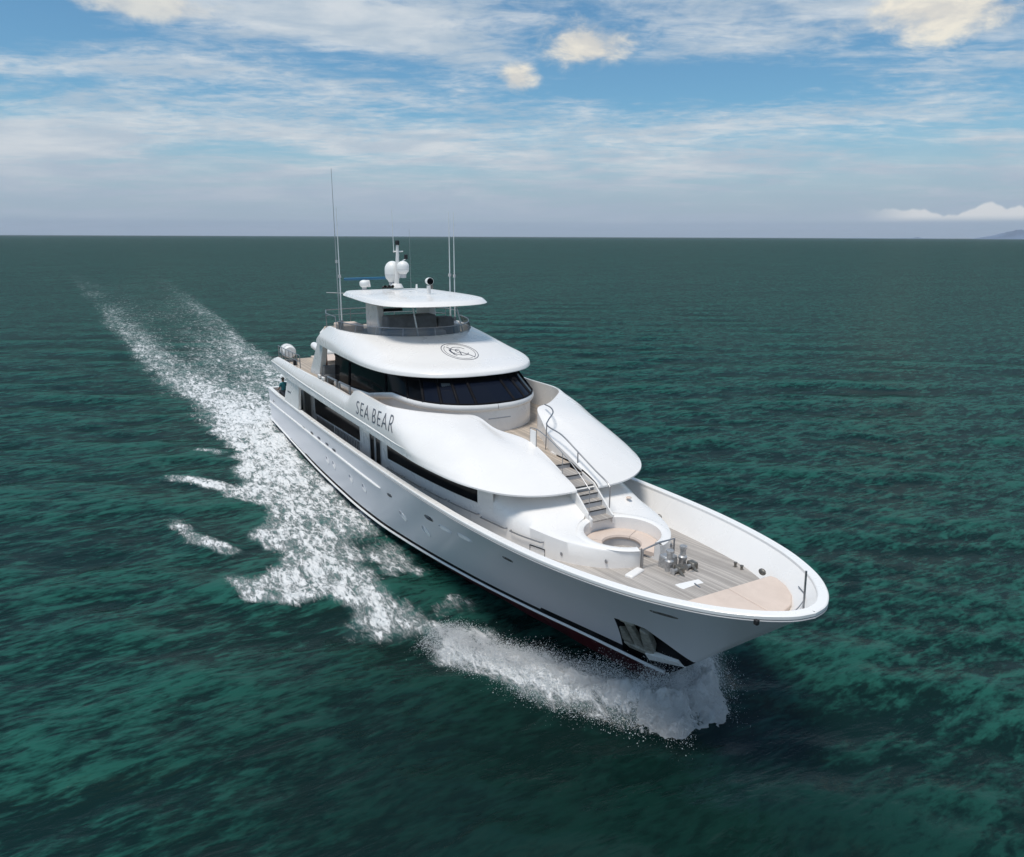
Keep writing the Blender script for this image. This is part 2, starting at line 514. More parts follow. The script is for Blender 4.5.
for sg in (-1, 1):
    fs = cut(POCK, lambda c: c.x > 33.2 and c.z > .55 and c.y*sg > 0)
    r = bmesh.ops.extrude_face_region(bm, geom=fs)
    nv = [g for g in r['geom'] if isinstance(g, bmesh.types.BMVert)]
    nf = [g for g in r['geom'] if isinstance(g, bmesh.types.BMFace)]
    for v in nv: v.co.y -= sg*min(.34, .42*abs(v.co.y))
    bmesh.ops.delete(bm, geom=[f for f in fs if f.is_valid], context='FACES')
    for v in nv:
        for f in v.link_faces: f.material_index = 1
# recessed ports, vents, scuppers and fairleads: (x, z, width, height, slope, kind)
OPENINGS = [(23.65, 1.81, .50, .30, -.5, 'porthole'), (25.46, 1.83, .50, .30, -.5, 'porthole'), (14.06, 1.45, .46, .28, -.5, 'porthole'), (15.2, 1.51, .46, .28, -.5, 'porthole'),
            (17.85, 1.62, .46, .28, -.5, 'porthole'), (19.63, 1.72, .46, .28, -.5, 'porthole'), (27.55, 2.72, .86, .17, .10, 'hull_vent'), (28.93, 2.93, .86, .17, .10, 'hull_vent'),
            (26.45, 2.74, .58, .17, .10, 'fairlead'), (9.61, 2.05, .50, .10, .06, 'scupper'), (11.46, 2.22, .50, .10, .06, 'scupper'), (12.92, 2.31, .50, .10, .06, 'scupper'),
            (14.45, 2.38, .50, .10, .06, 'scupper'), (15.66, 2.40, .50, .10, .06, 'scupper'), (1.41, 1.85, .20, .13, 0, 'fairlead'), (22.9, 2.46, .40, .12, .1, 'fairlead'),
            (31.35, 3.13, .44, .11, .1, 'fairlead'), (36.75, 3.72, .56, .09, .05, 'fairlead')]
def ring_xz(x, z, w, h, tl, n=14, k=1.0):
    R_ = []
    for q in np.linspace(0, 2*math.pi, n, endpoint=False):
        c_, s_ = math.cos(q), math.sin(q)
        a_, b_ = w/2*k*math.copysign(abs(c_)**.75, c_), h/2*k*math.copysign(abs(s_)**.75, s_)
        R_.append((x+a_*math.cos(tl)-b_*math.sin(tl), z+a_*math.sin(tl)+b_*math.cos(tl)))
    return R_
for x, z, w, h, tl, kind in OPENINGS:
    for sg in (-1, 1):
        fs = cut(ring_xz(x, z, w, h, tl), lambda c: abs(c.x-x) < w*.5+.35 and abs(c.z-z) < w*.5+.25 and c.y*sg > 0 and c.z > .2)
        if not fs: continue
        r = bmesh.ops.extrude_face_region(bm, geom=fs)
        for v in r['geom']:
            if isinstance(v, bmesh.types.BMVert): v.co.y -= sg*(.07 if kind in ('porthole', 'hull_vent') else .09)
        bmesh.ops.delete(bm, geom=[f for f in fs if f.is_valid], context='FACES')
        if kind in ('scupper', 'fairlead'):
            for f in r['geom']:
                if isinstance(f, bmesh.types.BMFace): f.material_index = 1
for f in bm.faces:
    c = f.calc_center_median()
    if f.material_index == 0 and c.x < 36.3 and c.z < 2:
        u, s = hull_us(c.x, c.z)
        lim = .015+.062*min(1, max(0, (c.x-5)/7))+.03*max(0, (c.x-29)/6)
        if s < lim: f.material_index = 1
bmesh.ops.recalc_face_normals(bm, faces=bm.faces)
me = bpy.data.meshes.new('hull')
bm.to_mesh(me); bm.free()
for k_ in ('hull', 'black', 'red'): me.materials.append(M[k_])
me.polygons.foreach_set('use_smooth', [True]*len(me.polygons))
# analytic normals on the skin, flat ones inside the recesses, so the cut edges do not show in the paint
VC = np.array([v.co[:] for v in me.vertices])
uu, sv = hull_us_v(VC[:, 0], VC[:, 2])
Pm = hull(uu, np.clip(sv, 0, 1))
u0, u1 = np.clip(uu-.003, 0, 1), np.clip(uu+.003, 0, 1)
tu = hull(u1, sv)-hull(u0, sv); tv = hull(uu, sv+.01)-hull(uu, sv-.01)
nn_ = np.cross(tv, tu); nn_ /= np.linalg.norm(nn_, axis=1)[:, None]+1e-12
nn_[nn_[:, 1] < 0] *= -1
onskin = (np.abs(np.abs(VC[:, 1])-Pm[:, 1]) < .006) & (sv > -.04) & (VC[:, 0] > .01) & (uu < .985)
sgv = np.where(VC[:, 1] < 0, -1, 1); nn_[:, 1] *= sgv
ln = np.zeros((len(me.loops), 3))
for p_ in me.polygons:
    ok = p_.material_index != 2 and all(onskin[i] for i in p_.vertices)
    for li in p_.loop_indices:
        ln[li] = nn_[me.loops[li].vertex_index] if ok else (0, 0, 0)
me.set_sharp_from_angle(angle=rad(40))
me.normals_split_custom_set(ln.tolist())
hull_o = bpy.data.objects.new('hull', me)
COL.objects.link(hull_o)
hull_o.parent = yacht

def hp(x, z, out=0.0, sg=-1):
    """point on the hull side at station x, height z, pushed out along its normal"""
    u, s = hull_us(x, z)
    p = hull(u, s); a = hull(min(u+.004, 1), s)-hull(u-.004, s); b = hull(u, s+.02)-hull(u, s-.02)
    n = np.cross(b, a); n /= np.linalg.norm(n)
    if n[1] < 0: n = -n
    p = p+n*out
    return V(p[0], sg*p[1], p[2])
def hframe(x, z, sg=-1):
    p = hp(x, z, 0, sg); tx = hp(x+.1, z, 0, sg)-hp(x-.1, z, 0, sg); tx /= np.linalg.norm(tx)
    tz = hp(x, z+.1, 0, sg)-hp(x, z-.1, 0, sg); tz -= tx*(tz@tx); tz /= np.linalg.norm(tz)
    n = np.cross(tx, tz)
    if n[1]*sg < 0: n = -n
    return p, tx, tz, n

rail_u = 1-(1-np.linspace(0, 1, 120))**2.0
RAIL = np.array([hull(u, 1.0) for u in rail_u])                       # port rail edge
RAILS = RAIL*V(1, -1, 1)
LOOP = np.vstack([RAILS, RAIL[::-1][1:]])                             # starboard stern -> bow -> port stern
T_ = np.gradient(LOOP[:, :2], axis=0); T_ /= np.linalg.norm(T_, axis=1)[:, None]
NOUT = np.stack([T_[:, 1], -T_[:, 0]], 1)
def loopoff(d, dz):
    o = LOOP.copy(); o[:, :2] += NOUT*np.asarray(d).reshape(-1, 1) if hasattr(d, '__len__') else NOUT*d; o[:, 2] += dz
    return o
mb = MB()
prof = [(-.215, -.06), (-.21, .02), (-.19, .04), (.0, .04), (.025, .02), (.025, -.045), (.0, -.06)]
mb.grid([loopoff(a, b) for a, b in prof])
mb.build('cap_rail', 'cap', hull_o, smooth=22)
mb = MB(); mb.tube(loopoff(.006, -.09)[2:-2], .022, 8); mb.build('rub_rail', 'grey_paint', hull_o)
# inner bulwark from cap to deck
du = rail_u
DK = []
for u in du:
    a, b = float(zc(u*XS0)), float(zr(u*LEN))
    DK.append(hull(u, 1-float(bulw(u*LEN))/(b-a)))
DK = np.array(DK)
DKL = np.vstack([DK*V(1, -1, 1), DK[::-1][1:]])
Td = np.gradient(DKL[:, :2], axis=0); Td /= np.linalg.norm(Td, axis=1)[:, None]
DKI = DKL.copy(); DKI[:, :2] -= np.stack([Td[:, 1], -Td[:, 0]], 1)*.13
half = len(RAIL)
DKI[:half, 1] = np.minimum(DKI[:half, 1], 0); DKI[half-1:, 1] = np.maximum(DKI[half-1:, 1], 0)
top = loopoff(-.20, -.03)
top[:half, 1] = np.minimum(top[:half, 1], 0); top[half-1:, 1] = np.maximum(top[half-1:, 1], 0)
rows = []
for q in np.linspace(0, 1, 7):
    R_ = []
    for i, u in enumerate(rail_u):
        a, b = float(zc(u*XS0)), float(zr(u*LEN))
        R_.append(hull(u, 1-q*float(bulw(u*LEN))/(b-a)))
    R_ = np.array(R_); L_ = np.vstack([R_*V(1, -1, 1), R_[::-1][1:]])
    t_ = np.gradient(L_[:, :2], axis=0); t_ /= np.linalg.norm(t_, axis=1)[:, None]
    L_[:, :2] -= np.stack([t_[:, 1], -t_[:, 0]], 1)*(.20-.07*q)
    L_[:half, 1] = np.minimum(L_[:half, 1], 0); L_[half-1:, 1] = np.maximum(L_[half-1:, 1], 0)
    L_[:, 2] -= .03*(1-q)
    rows.append(L_)
mb = MB(); mb.grid(rows)
mb.add([tuple(p) for p in (RAILS[0]+V(.12, .1, -.02), RAILS[0]+V(.12, .1, -1.0), RAIL[0]+V(.12, -.1, -1.0), RAIL[0]+V(.12, -.1, -.02))], [(0, 1, 2, 3)])
mb.build('bulwark', 'gelcoat', yacht, smooth=50)
mb = MB(); a, b = RAILS[0], RAIL[0]
mb.box((-.20, 0, float(zr(0))+.005), (.26, 2*3.72, .09)); mb.build('transom_cap', 'cap', hull_o, bevel=.02)
# main deck sheet, stern to stem
P = DKI[:half][::1]; S_ = P.copy()
rows = [[(p[0], p[1]*q, p[2]+.05*(1-q*q)*min(1, abs(p[1]))) for q in np.linspace(1, -1, 9)] for p in P]
mb = MB().grid(rows); mb.build('main_deck', 'teak', yacht, smooth=60)
# spray rail along the chine, white half-round strake, stripe at the stern
mb = MB(); mb.tube([(float(p[0]), -float(p[1])-.02, float(p[2])) for p in [hull(u, 0.0) for u in np.linspace(0, .997, 90)]], .05, 8); mb.mirror(); mb.build('spray_rail', 'cap', hull_o)
mb = MB(); mb.tube([hp(x, 1.55+.055*x-.0006*x*x, .02) for x in np.linspace(.1, 22.0, 60)], [.055]*59+[.02], 8); mb.mirror(); mb.build('half_round_strake', 'cap', hull_o)
mb = MB(); mb.tube([(.0-.56, y, .98) for y in (-3.6, 3.6)], .05, 8); mb.build('transom_strake', 'cap', hull_o)

# ovals, slots, scuppers and fairleads on both sides
def oval(name, x, z, w, h, mat, frame=None, tilt=0.0, depth=.03, sg=-1):
    p, tx, tz, n = hframe(x, z, sg)
    ct, st = math.cos(tilt), math.sin(tilt)
    ex, ez = tx*ct+tz*st, tz*ct-tx*st
    def ring(k, o, e=2.6):
        R = []
        for q in np.linspace(0, 2*math.pi, 24, endpoint=False):
            c_, s_ = math.cos(q), math.sin(q)
            R.append(p+ex*(w/2*k*math.copysign(abs(c_)**(2/e), c_))+ez*(h/2*k*math.copysign(abs(s_)**(2/e), s_))+n*o)
        return R
    fr = MB().grid([ring(1.0, .008), ring(1.22, .02), ring(1.30, .012), ring(1.32, -.03)], cv=True) if frame else None
    body = MB().grid([ring(1.0, .010), ring(.93, .002), ring(.5, .003), ring(.02, .003)], cv=True)
    o = body.build(name, mat, hull_o, smooth=40)
    if fr: fr.build('frame', frame, o, smooth=40)
    return o
for sg in (-1, 1):
    for x, z, w, h, tl, kind in OPENINGS:
        ring_o = ring_xz(x, z, w, h, tl, 20)
        P0 = [hp(a, b, .012, sg) for a, b in ring_o]; P1 = [hp(a, b, .012, sg) for a, b in ring_xz(x, z, w, h, tl, 20, 1.12)]; P2 = [hp(a, b, -.01, sg) for a, b in ring_xz(x, z, w, h, tl, 20, 1.14)]; P3 = [hp(a, b, -.03, sg) for a, b in ring_o]
        fr = MB().grid([P3, P0, P1, P2], cv=True).build(kind, 'hull' if kind in ('porthole', 'hull_vent') else 'dark_steel', hull_o, smooth=40)
        if kind in ('porthole', 'hull_vent'):
            MB().grid([[hp(a, b, -.022-.075*(b-z)/h, sg) for a, b in ring_xz(x, z, w, h, tl, 20, k)] for k in (.93, .4, .02)], cv=True).build('port_lit_lip' if kind == 'porthole' else 'vent_lit_lip', 'cap', fr, smooth=40)  # pale paint and tilt stand for light on each recess's lower lip
    # white moulding laid across the black of the pocket
    MB().prism([hp(*q, .015, sg) for q in ((34.72, 1.20), (35.74, 1.44), (35.86, 1.30), (34.75, .99))], [hp(*q, -.14, sg) for q in ((34.72, 1.20), (35.74, 1.44), (35.86, 1.30), (34.75, .99))]).build('pocket_moulding', 'cap', hull_o, smooth=0)
mb = MB(); q_ = loopoff(.05, -.10)[104:108]; mb.box(tuple(q_[1]), (.10, .09, .12)); mb.build('fender_eye', 'rubber', hull_o, bevel=.02)

# anchors, one stowed in each pocket: shank, two flukes, crown, stock
def anchor(sg, label):
    p, tx, tz, n = hframe(34.62, 1.72, sg)
    if tx[0] < 0: tx = -tx
    up = tz
    root = empty('anchor', tuple(p), label, 'anchor', None)
    L = lambda a, b, o: p+tx*a+up*b+n*o-V(*p)
    def plate(pts, o0, o1): return MB().prism([L(a, b, o0) for a, b in pts], [L(a, b, o1) for a, b in pts])
    plate([(-.10, .62), (.10, .62), (.13, -.2), (.16, -.62), (-.16, -.62), (-.13, -.2)], -.20, -.06).build('shank', 'anchor_steel', root, bevel=.02)
    for k in (-1, 1):
        plate([(k*.17, -.66), (k*.24, -.1), (k*.40, .66), (k*.62, .50), (k*.58, -.2), (k*.46, -.62)][::k], -.22, -.03).build('fluke', 'anchor_steel', root, bevel=.03)
    plate([(-.50, -.56), (.50, -.56), (.36, -.78), (-.36, -.78)], -.24, .0).build('crown', 'anchor_steel', root, bevel=.03)
    MB().tube([L(-.22, .66, -.12), L(.22, .66, -.12)], .06, 10).build('stock', 'anchor_steel', root)
anchor(-1, 'weathered grey anchor stowed in the black recess low on the starboard bow')

# swim platform and stern
mb = MB(); mb.slab([(x, y) for x, y in [(-.5, -3.5), (-1.5, -3.35), (-1.95, -2.7), (-2.0, 0), (-1.95, 2.7), (-1.5, 3.35), (-.5, 3.5)]], .22, .42); mb.build('swim_platform', 'gelcoat', yacht, bevel=.03)
for y_ in (-3.2, -2.85):
    MB().lathe([(.001, -.36), (.10, -.33), (.15, -.22), (.15, .22), (.10, .33), (.001, .36)], (-1.45, y_, .82), 14).build('platform_fender', 'dome' if y_ < -3 else 'grey_paint', yacht, smooth=40)
# ------------------------------------------------------------------ main-deck house
HP_ = cr([(5.9, -2.9), (14, -2.92), (22, -2.92), (26, -2.82), (28.6, -2.6), (29.6, -2.42)], 12)
def soffit_z(x): return float(np.interp(x, [2, 10, 16, 19, 24, 27, 29.3, 31.2], [4.30, 4.40, 4.60, 4.72, 4.87, 4.92, 4.85, 4.76]))
mb = MB()
mb.grid([[(x, y, zd(x)-.05) for x, y in HP_], [(x, y, soffit_z(x)+.05) for x, y in HP_]])
mb.add([(5.9, -2.9, zd(5.9)-.05), (5.9, 2.9, zd(5.9)-.05), (5.9, 2.9, 4.4), (5.9, -2.9, 4.4)], [(0, 1, 2, 3)])
mb.mirror()
house = mb.build('main_house', 'gelcoat', yacht, smooth=40)
def wall_y(x): return float(np.interp(x, HP_[:, 0], HP_[:, 1]))
def wallpanel(name, xs, zb, zt, mat, frame, parent, depth=.03, fw_=.05):
    """a pane set in a proud frame, following the house side (both sides built as own parts)"""
    for sg in (-1, 1):
        X = np.linspace(xs[0], xs[1], max(2, int((xs[1]-xs[0])*1.5)+2))
        pt = lambda x, z, o: (x, sg*(-wall_y(x)+o), z)
        body = MB().grid([[pt(x, zb(x), .012) for x in X], [pt(x, zt(x), .012) for x in X]])
        o = body.build(name, mat, parent, smooth=30)
        ring = [(x, zb(x)) for x in X]+[(x, zt(x)) for x in X[::-1]]
        inn = [pt(x, z, .035) for x, z in ring]
        cx_ = (xs[0]+xs[1])/2
        grow = lambda x, z, i: (x+(fw_ if x >= xs[1]-1e-6 else -fw_ if x <= xs[0]+1e-6 else 0), z+(fw_ if i >= len(X) else -fw_))
        ou = [grow(x, z, i) for i, (x, z) in enumerate(ring)]
        mbf = MB().grid([[pt(x, z, .012) for x, z in ring], inn, [pt(x, z, .035) for x, z in ou], [pt(x, z, .0) for x, z in ou]], cv=True)
        mbf.build('frame', frame, o, smooth=30)
wallpanel('saloon_window', (9.0, 17.5), lambda x: 2.63+.063*(x-8.7), lambda x: 4.05+.045*(x-9), 'glass', 'gelcoat', house)
wallpanel('strip_window', (21.2, 28.85), lambda x: 3.39+.076*(x-21.1), lambda x: 4.15+.060*(x-21.1), 'glass', 'gelcoat', house)
wallpanel('house_door', (18.95, 19.55), lambda x: 2.48, lambda x: 4.5, 'glass', 'grey_paint', house, fw_=.05)
wallpanel('house_door', (19.75, 20.35), lambda x: 2.52, lambda x: 4.5, 'glass', 'grey_paint', house, fw_=.05)
wallpanel('locker_door', (6.6, 8.1), lambda x: 2.2, lambda x: 3.75, 'door_grey', 'grey_paint', house, fw_=.06)
# panel grooves, lockers and grab rails along the house side
for sg in (-1, 1):
    for a, b in ((9.4, 12.8), (13.2, 17.2)):
        z0 = lambda x: 2.14+.063*(x-8.7); z1 = lambda x: 2.53+.063*(x-8.7)
        mb = MB()
        for x in np.linspace(a, b, 16):
            mb.tube([(x, sg*(-wall_y(x)+.02), z0(x)), (x, sg*(-wall_y(x)+.02), z1(x))], .022, 6)
        mb.tube([(x, sg*(-wall_y(x)+.03), z1(x)) for x in np.linspace(a, b, 6)], .03, 6)
        mb.build('louvred_panel', 'door_grey', house)
    for a, b in ((21.2, 22.9), (23.1, 24.9), (25.1, 26.8), (27.0, 28.9)):
        zz = lambda x: 3.02+.076*(x-21.1)
        pts = [(a, sg*(-wall_y(a)), zz(a))]+[(x, sg*(-wall_y(x)+.08), zz(x)) for x in np.linspace(a+.03, b-.03, 6)]+[(b, sg*(-wall_y(b)), zz(b))]
        MB().tube(pts, .022, 8).build('grab_rail', 'steel', house)
# aft wing pillars carrying the boat-deck overhang
for sg in (-1, 1):
    mb = MB()
    A = [(4.85, 2.62), (8.65, 2.85), (9.15, 4.45), (6.45, 4.45)]
    mb.prism([(x, sg*3.60, z) for x, z in A], [(x, sg*3.76, z) for x, z in A])
    wp = mb.build('wing_pillar', 'gelcoat', yacht, smooth=0, bevel=.03)
    mb = MB()
    mb.box((6.55, sg*3.765, 3.48), (.85, .012, .09), ry=-.06)
    mb.build('lettering_strip', 'grey_letter', wp, smooth=0)
# cockpit aft rail, dark cockpit sole furniture
MB().box((3.4, 0, 1.95), (1.0, 4.6, .75)).build('cockpit_settee', 'dark_cloth', yacht, bevel=.05)
MB().box((2.6, -2.75, 2.1), (2.2, 1.3, 1.05)).build('cockpit_locker', 'rubber', yacht, bevel=.05)
# ------------------------------------------------------------------ upper-deck band that sweeps forward into the visor over the foredeck
ST = [  # O lower edge, K knuckle, M mid, I inner top edge (port side, y positive)
 [(2.0, 3.80, 4.30), (2.35, 3.86, 4.68), (2.9, 3.80, 4.88), (3.4, 3.70, 5.04)],
 [(6.0, 3.86, 4.35), (6.1, 3.92, 4.74), (6.2, 3.85, 4.98), (6.3, 3.74, 5.16)],
 [(10.0, 3.88, 4.42), (10.1, 3.94, 4.79), (10.2, 3.86, 5.05), (10.3, 3.74, 5.28)],
 [(14.0, 3.89, 4.54), (14.1, 3.95, 4.88), (14.2, 3.87, 5.18), (14.2, 3.74, 5.46)],
 [(17.4, 3.90, 4.66), (17.4, 3.96, 4.96), (17.4, 3.89, 5.28), (17.4, 3.74, 5.58)],
 [(19.0, 3.90, 4.72), (19.0, 3.96, 5.01), (19.0, 3.90, 5.36), (19.0, 3.74, 5.66)],
 [(19.8, 3.90, 4.75), (19.8, 3.96, 5.03), (19.8, 3.91, 5.50), (19.75, 3.74, 6.02)],
 [(21.5, 3.90, 4.81), (21.5, 3.96, 5.08), (21.5, 3.91, 5.58), (21.4, 3.72, 6.08)],
 [(23.6, 3.89, 4.86), (23.7, 3.95, 5.13), (23.6, 3.90, 5.66), (23.4, 3.68, 6.13)],
 [(25.5, 3.87, 4.90), (25.5, 3.91, 5.15), (25.2, 3.80, 5.64), (24.3, 3.38, 6.15)],
 [(27.0, 3.80, 4.92), (26.8, 3.76, 5.16), (26.1, 3.35, 5.74), (24.9, 2.88, 6.12)],
 [(29.2, 3.35, 4.88), (28.9, 3.22, 5.08), (27.7, 2.60, 5.72), (25.8, 1.95, 6.10)],
 [(30.35, 2.70, 4.82), (29.95, 2.52, 5.00), (28.4, 1.86, 5.62), (26.05, 1.36, 6.05)],
 [(30.85, 2.05, 4.78), (30.45, 1.88, 4.96), (28.9, 1.36, 5.52), (26.9, 1.05, 5.76)],
 [(31.08, 1.45, 4.76), (30.75, 1.32, 4.92), (29.6, .90, 5.34), (28.2, .56, 5.62)],
 [(31.16, .90, 4.75), (30.95, .84, 4.88), (30.3, .62, 5.13), (29.4, .41, 5.34)],
 [(31.18, .39, 4.75), (31.05, .39, 4.84), (30.7, .39, 4.96), (30.3, .39, 5.06)],
]
STA = np.array(ST)
# fine loft: along the stations, then up the profile
alongs = [cr(STA[:, k], 8) for k in range(4)]
band_rows = []
for i in range(len(alongs[0])):
    prof = cr([alongs[0][i], alongs[1][i], alongs[2][i], alongs[3][i]], 6)
    band_rows.append(prof)
band_rows = np.array(band_rows)
# hard step where the bulwark rises beside the lettering
mb = MB()
mb.grid(band_rows)
# rolled lower lip and the soffit return
lip = band_rows[:, 0]
inn = lip.copy(); inn[:, 1] = np.maximum(inn[:, 1]-.22, .38); inn[:, 0] -= np.linspace(0, 1, len(inn))**4*.2; 
mb.grid([lip, lip+V(0, 0, -.05), inn+V(0, 0, -.05)])
# top edge thickness and inner face down to the deck
top = band_rows[:, -1]
def deck_z(x): return np.interp(x, [2, 10, 16, 19, 22, 32], [4.72, 4.86, 5.02, 5.08, 5.10, 5.10])
Tn = np.gradient(top[:, :2], axis=0); Tn /= np.linalg.norm(Tn, axis=1)[:, None]+1e-9
inner = top.copy(); inner[:, 0] += Tn[:, 1]*.10*-1*-1*0 ; 
nrm = np.stack([Tn[:, 1], -Tn[:, 0]], 1)            # right-hand side = inboard for a port run going forward
inner[:, :2] += nrm*.10
inner[:, 1] = np.maximum(inner[:, 1], .36)
foot = inner.copy(); foot[:, 2] = np.minimum(deck_z(foot[:, 0])-.04, inner[:, 2]-.02)
fst = foot[:, 0] > 29.0
foot[fst, 2] = np.interp(foot[fst, 0], [29.0, 30.4], [5.05, 4.80])
mb.grid([top, inner+V(0, 0, .004), foot])
mb.add([tuple(p) for p in band_rows[0]]+[tuple(V(p[0], p[1]-.30, p[2])) for p in band_rows[0]], [(i, i+1, len(band_rows[0])+i+1, len(band_rows[0])+i) for i in range(len(band_rows[0])-1)])
mb.mirror()
visor = mb.build('deck_bulwark', 'gelcoat', yacht, smooth=55)
# moulded bead along the knuckle
mb = MB(); mb.tube(alongs[1][:76]+V(0, .006, 0), [.028]*60+list(np.linspace(.028, .004, 16)), 6); mb.mirror(); mb.build('moulded_bead', 'gelcoat', visor)
# upper deck slab / soffit
half_ = [(x, y) for x, y in zip(lip[:, 0], np.maximum(inn[:, 1], .02))]
mb = MB()
rows = []
for p in inn[::2]:
    rows.append([(p[0], p[1]*q, p[2]-.048) for q in (1, .5, 0, -.5, -1)])
mb.grid(rows)
mb.build('upper_deck_soffit', 'gelcoat', yacht, smooth=40)
mb = MB()
mb.grid([[(x, y*q, float(deck_z(x))) for q in (1, .5, 0, -.5, -1)] for x, y in [(2.6, 3.7), (4, 3.74), (8, 3.74), (12, 3.72), (16, 3.7), (19, 3.7), (22, 3.65), (24.0, 3.2), (25.2, 2.6), (26.0, 1.7), (26.4, 1.25), (27.0, .95), (28.0, .5), (28.6, .38), (29.62, .38)]])
mb.add([(2.6, -3.7, 4.72), (2.6, 3.7, 4.72), (2.3, 3.7, 4.3), (2.3, -3.7, 4.3)], [(0, 1, 2, 3)])
mb.build('upper_deck', 'teak_light', yacht, smooth=40)

# name on both sides, draped on the band
bvh_band = BVHTree.FromPolygons([tuple(v.co) for v in visor.data.vertices], [tuple(p.vertices) for p in visor.data.polygons])
def text_mesh(s, font_scale=1.0):
    cu = bpy.data.curves.new('lettering', 'FONT')
    cu.body = s; cu.size = 1.0; cu.resolution_u = 6; cu.offset = -.012
    cu.space_character = 1.22
    tmp = bpy.data.objects.new('lettering', cu)
    COL.objects.link(tmp)
    dg = bpy.context.evaluated_depsgraph_get()
    me = bpy.data.meshes.new_from_object(tmp.evaluated_get(dg))
    bpy.data.objects.remove(tmp); bpy.data.curves.remove(cu)
    return me
def lettering(s, sg, f0, f1):
    me = text_mesh(s)
    xs = [v.co.x for v in me.vertices]; ys = [v.co.y for v in me.vertices]
    x0, x1, y0, y1 = min(xs), max(xs), min(ys), max(ys)
    bm = bmesh.new(); bm.from_mesh(me)
    bmesh.ops.triangulate(bm, faces=bm.faces)
    for _ in range(2): bmesh.ops.subdivide_edges(bm, edges=[e for e in bm.edges if e.calc_length() > .15], cuts=1)
    for v in bm.verts:
        a, b = (v.co.x-x0)/(x1-x0), (v.co.y-y0)/(y1-y0)
        x = 20.5+4.3*(f0+(f1-f0)*a if sg < 0 else 1-f0-(f1-f0)*a)
        zb, zt = 5.27+.20*(x-20.5)/4.3, 5.76+.22*(x-20.5)/4.3
        z = zb+(zt-zb)*b
        h = bvh_band.ray_cast(Vector((x, sg*6, z)), Vector((0, -sg, 0)))
        y = h[0].y if h[0] else sg*3.9
        h2 = bvh_band.ray_cast(Vector((x-1.0*(3.93-abs(y)), sg*6, z)), Vector((0, -sg, 0)))
        y0_ = abs(y); y = h2[0].y if h2[0] else y
        v.co = (x-1.0*(3.93-y0_), y+sg*.006, z)
    bm.normal_update()
    bm.to_mesh(me); bm.free()
    me.name = 'name_lettering'
    me.materials.clear(); me.materials.append(M['grey_letter'])
    o = bpy.data.objects.new('name_lettering', me); COL.objects.link(o); o.parent = visor
    md = o.modifiers.new('thickness', 'SOLIDIFY'); md.thickness = .016; md.offset = 0
for sg in (-1, 1):
    lettering('SEA', sg, 0.0, .38); lettering('BEAR', sg, .48, 1.0)

# ------------------------------------------------------------------ upper house and wheelhouse
SILL = cr([(13.4, 2.86), (17, 2.86), (20.5, 2.80), (22.4, 2.66), (23.5, 2.42), (24.3, 1.98), (24.85, 1.38), (25.15, .72), (25.24, 0)], 10)
def sill_z(x): return float(np.interp(x, [13, 15.2, 18.8, 20.5, 21.6, 26], [5.22, 5.36, 5.66, 6.0, 6.2, 6.2]))
ROOFL = cr([(13.4, 2.76), (17, 2.74), (20.0, 2.62), (21.5, 2.42), (22.4, 2.12), (23.0, 1.66), (23.36, 1.14), (23.56, .58), (23.62, 0)], 10)
SILL3 = np.array([(x, y, sill_z(x)) for x, y in SILL])
TOP3 = np.array([(x, y, 7.16) for x, y in ROOFL])
mb = MB()
low = offset2d(SILL3, -.06); low[:, 2] = 4.9
mid = offset2d(SILL3, -.06); mid[:, 2] -= .27
# wall below, rounded white ledge above it   (offset2d: left of a port run going forward is outboard, so negative = inboard)
led = [offset2d(SILL3, d)+V(0, 0, z) for d, z in ((-.06, -.27), (.03, -.24), (.075, -.16), (.075, -.07), (.03, .0), (-.10, .02))]
mb.grid([low, mid]); mb.grid(led)
mb.add([(13.4, 2.86, 4.8), (13.4, 0, 4.8), (13.4, 0, 7.16), (13.4, 2.76, 7.16)], [(0, 1, 2, 3)])
mb.mirror()
uh = mb.build('wheelhouse', 'gelcoat', yacht, smooth=45)
# glazing: panes between mullions, all the way round
def glaze(i0, i1, name, mat, out=0.0):
    for sg in (-1, 1):
        a, b = SILL3[i0:i1+1]+V(0, 0, .02), TOP3[i0:i1+1]
        rows = [[p*V(1, sg, 1) for p in (a+(b-a)*q)] for q in np.linspace(0, 1, 4)]
        MB().grid(rows).build(name, mat, uh, smooth=60)
N_ = len(SILL3)
cuts = [0, 7, 22, 34, 43, 52, 60, 69, N_-1]
mats = ['glass', 'glass', 'glass', 'glass', 'navy_glass', 'navy_glass', 'navy_glass', 'navy_glass']
for i in range(len(cuts)-1):
    if i == len(cuts)-2:
        a, b = SILL3[cuts[i]:]+V(0, 0, .02), TOP3[cuts[i]:]
        a = np.vstack([a*V(1, -1, 1), a[::-1][1:]]); b = np.vstack([b*V(1, -1, 1), b[::-1][1:]])
        MB().grid([a+(b-a)*q for q in np.linspace(0, 1, 4)]).build('windscreen_pane', 'navy_glass', uh, smooth=60)
    else:
        glaze(cuts[i], cuts[i+1], 'windscreen_pane' if i >= 3 else 'lounge_window', mats[i])
for i in cuts[1:-1]:
    for sg in (-1, 1):
        a, b = SILL3[i]*V(1, sg, 1), TOP3[i]*V(1, sg, 1)
        MB().tube([a, b], .065 if i > 40 else .06, 8).build('mullion', 'black', uh)
# header band, deepened to stand for shade under the brow, and lower seal of the glazing
mb = MB(); hb = TOP3*.985+V(.33, 0, 0)*0
for k0, k1, zz in ((.66, 1.0, 0),):
    a = SILL3+(TOP3-SILL3)*k0; b = TOP3
    mb.grid([offset2d(a, .035), offset2d(b, .035)])
mb.mirror(); mb.build('header_shade_band', 'black', uh, smooth=60)
mb = MB(); mb.tube(SILL3+V(0, 0, .03), .035, 6); mb.mirror(); mb.build('glazing_seal', 'black', uh)
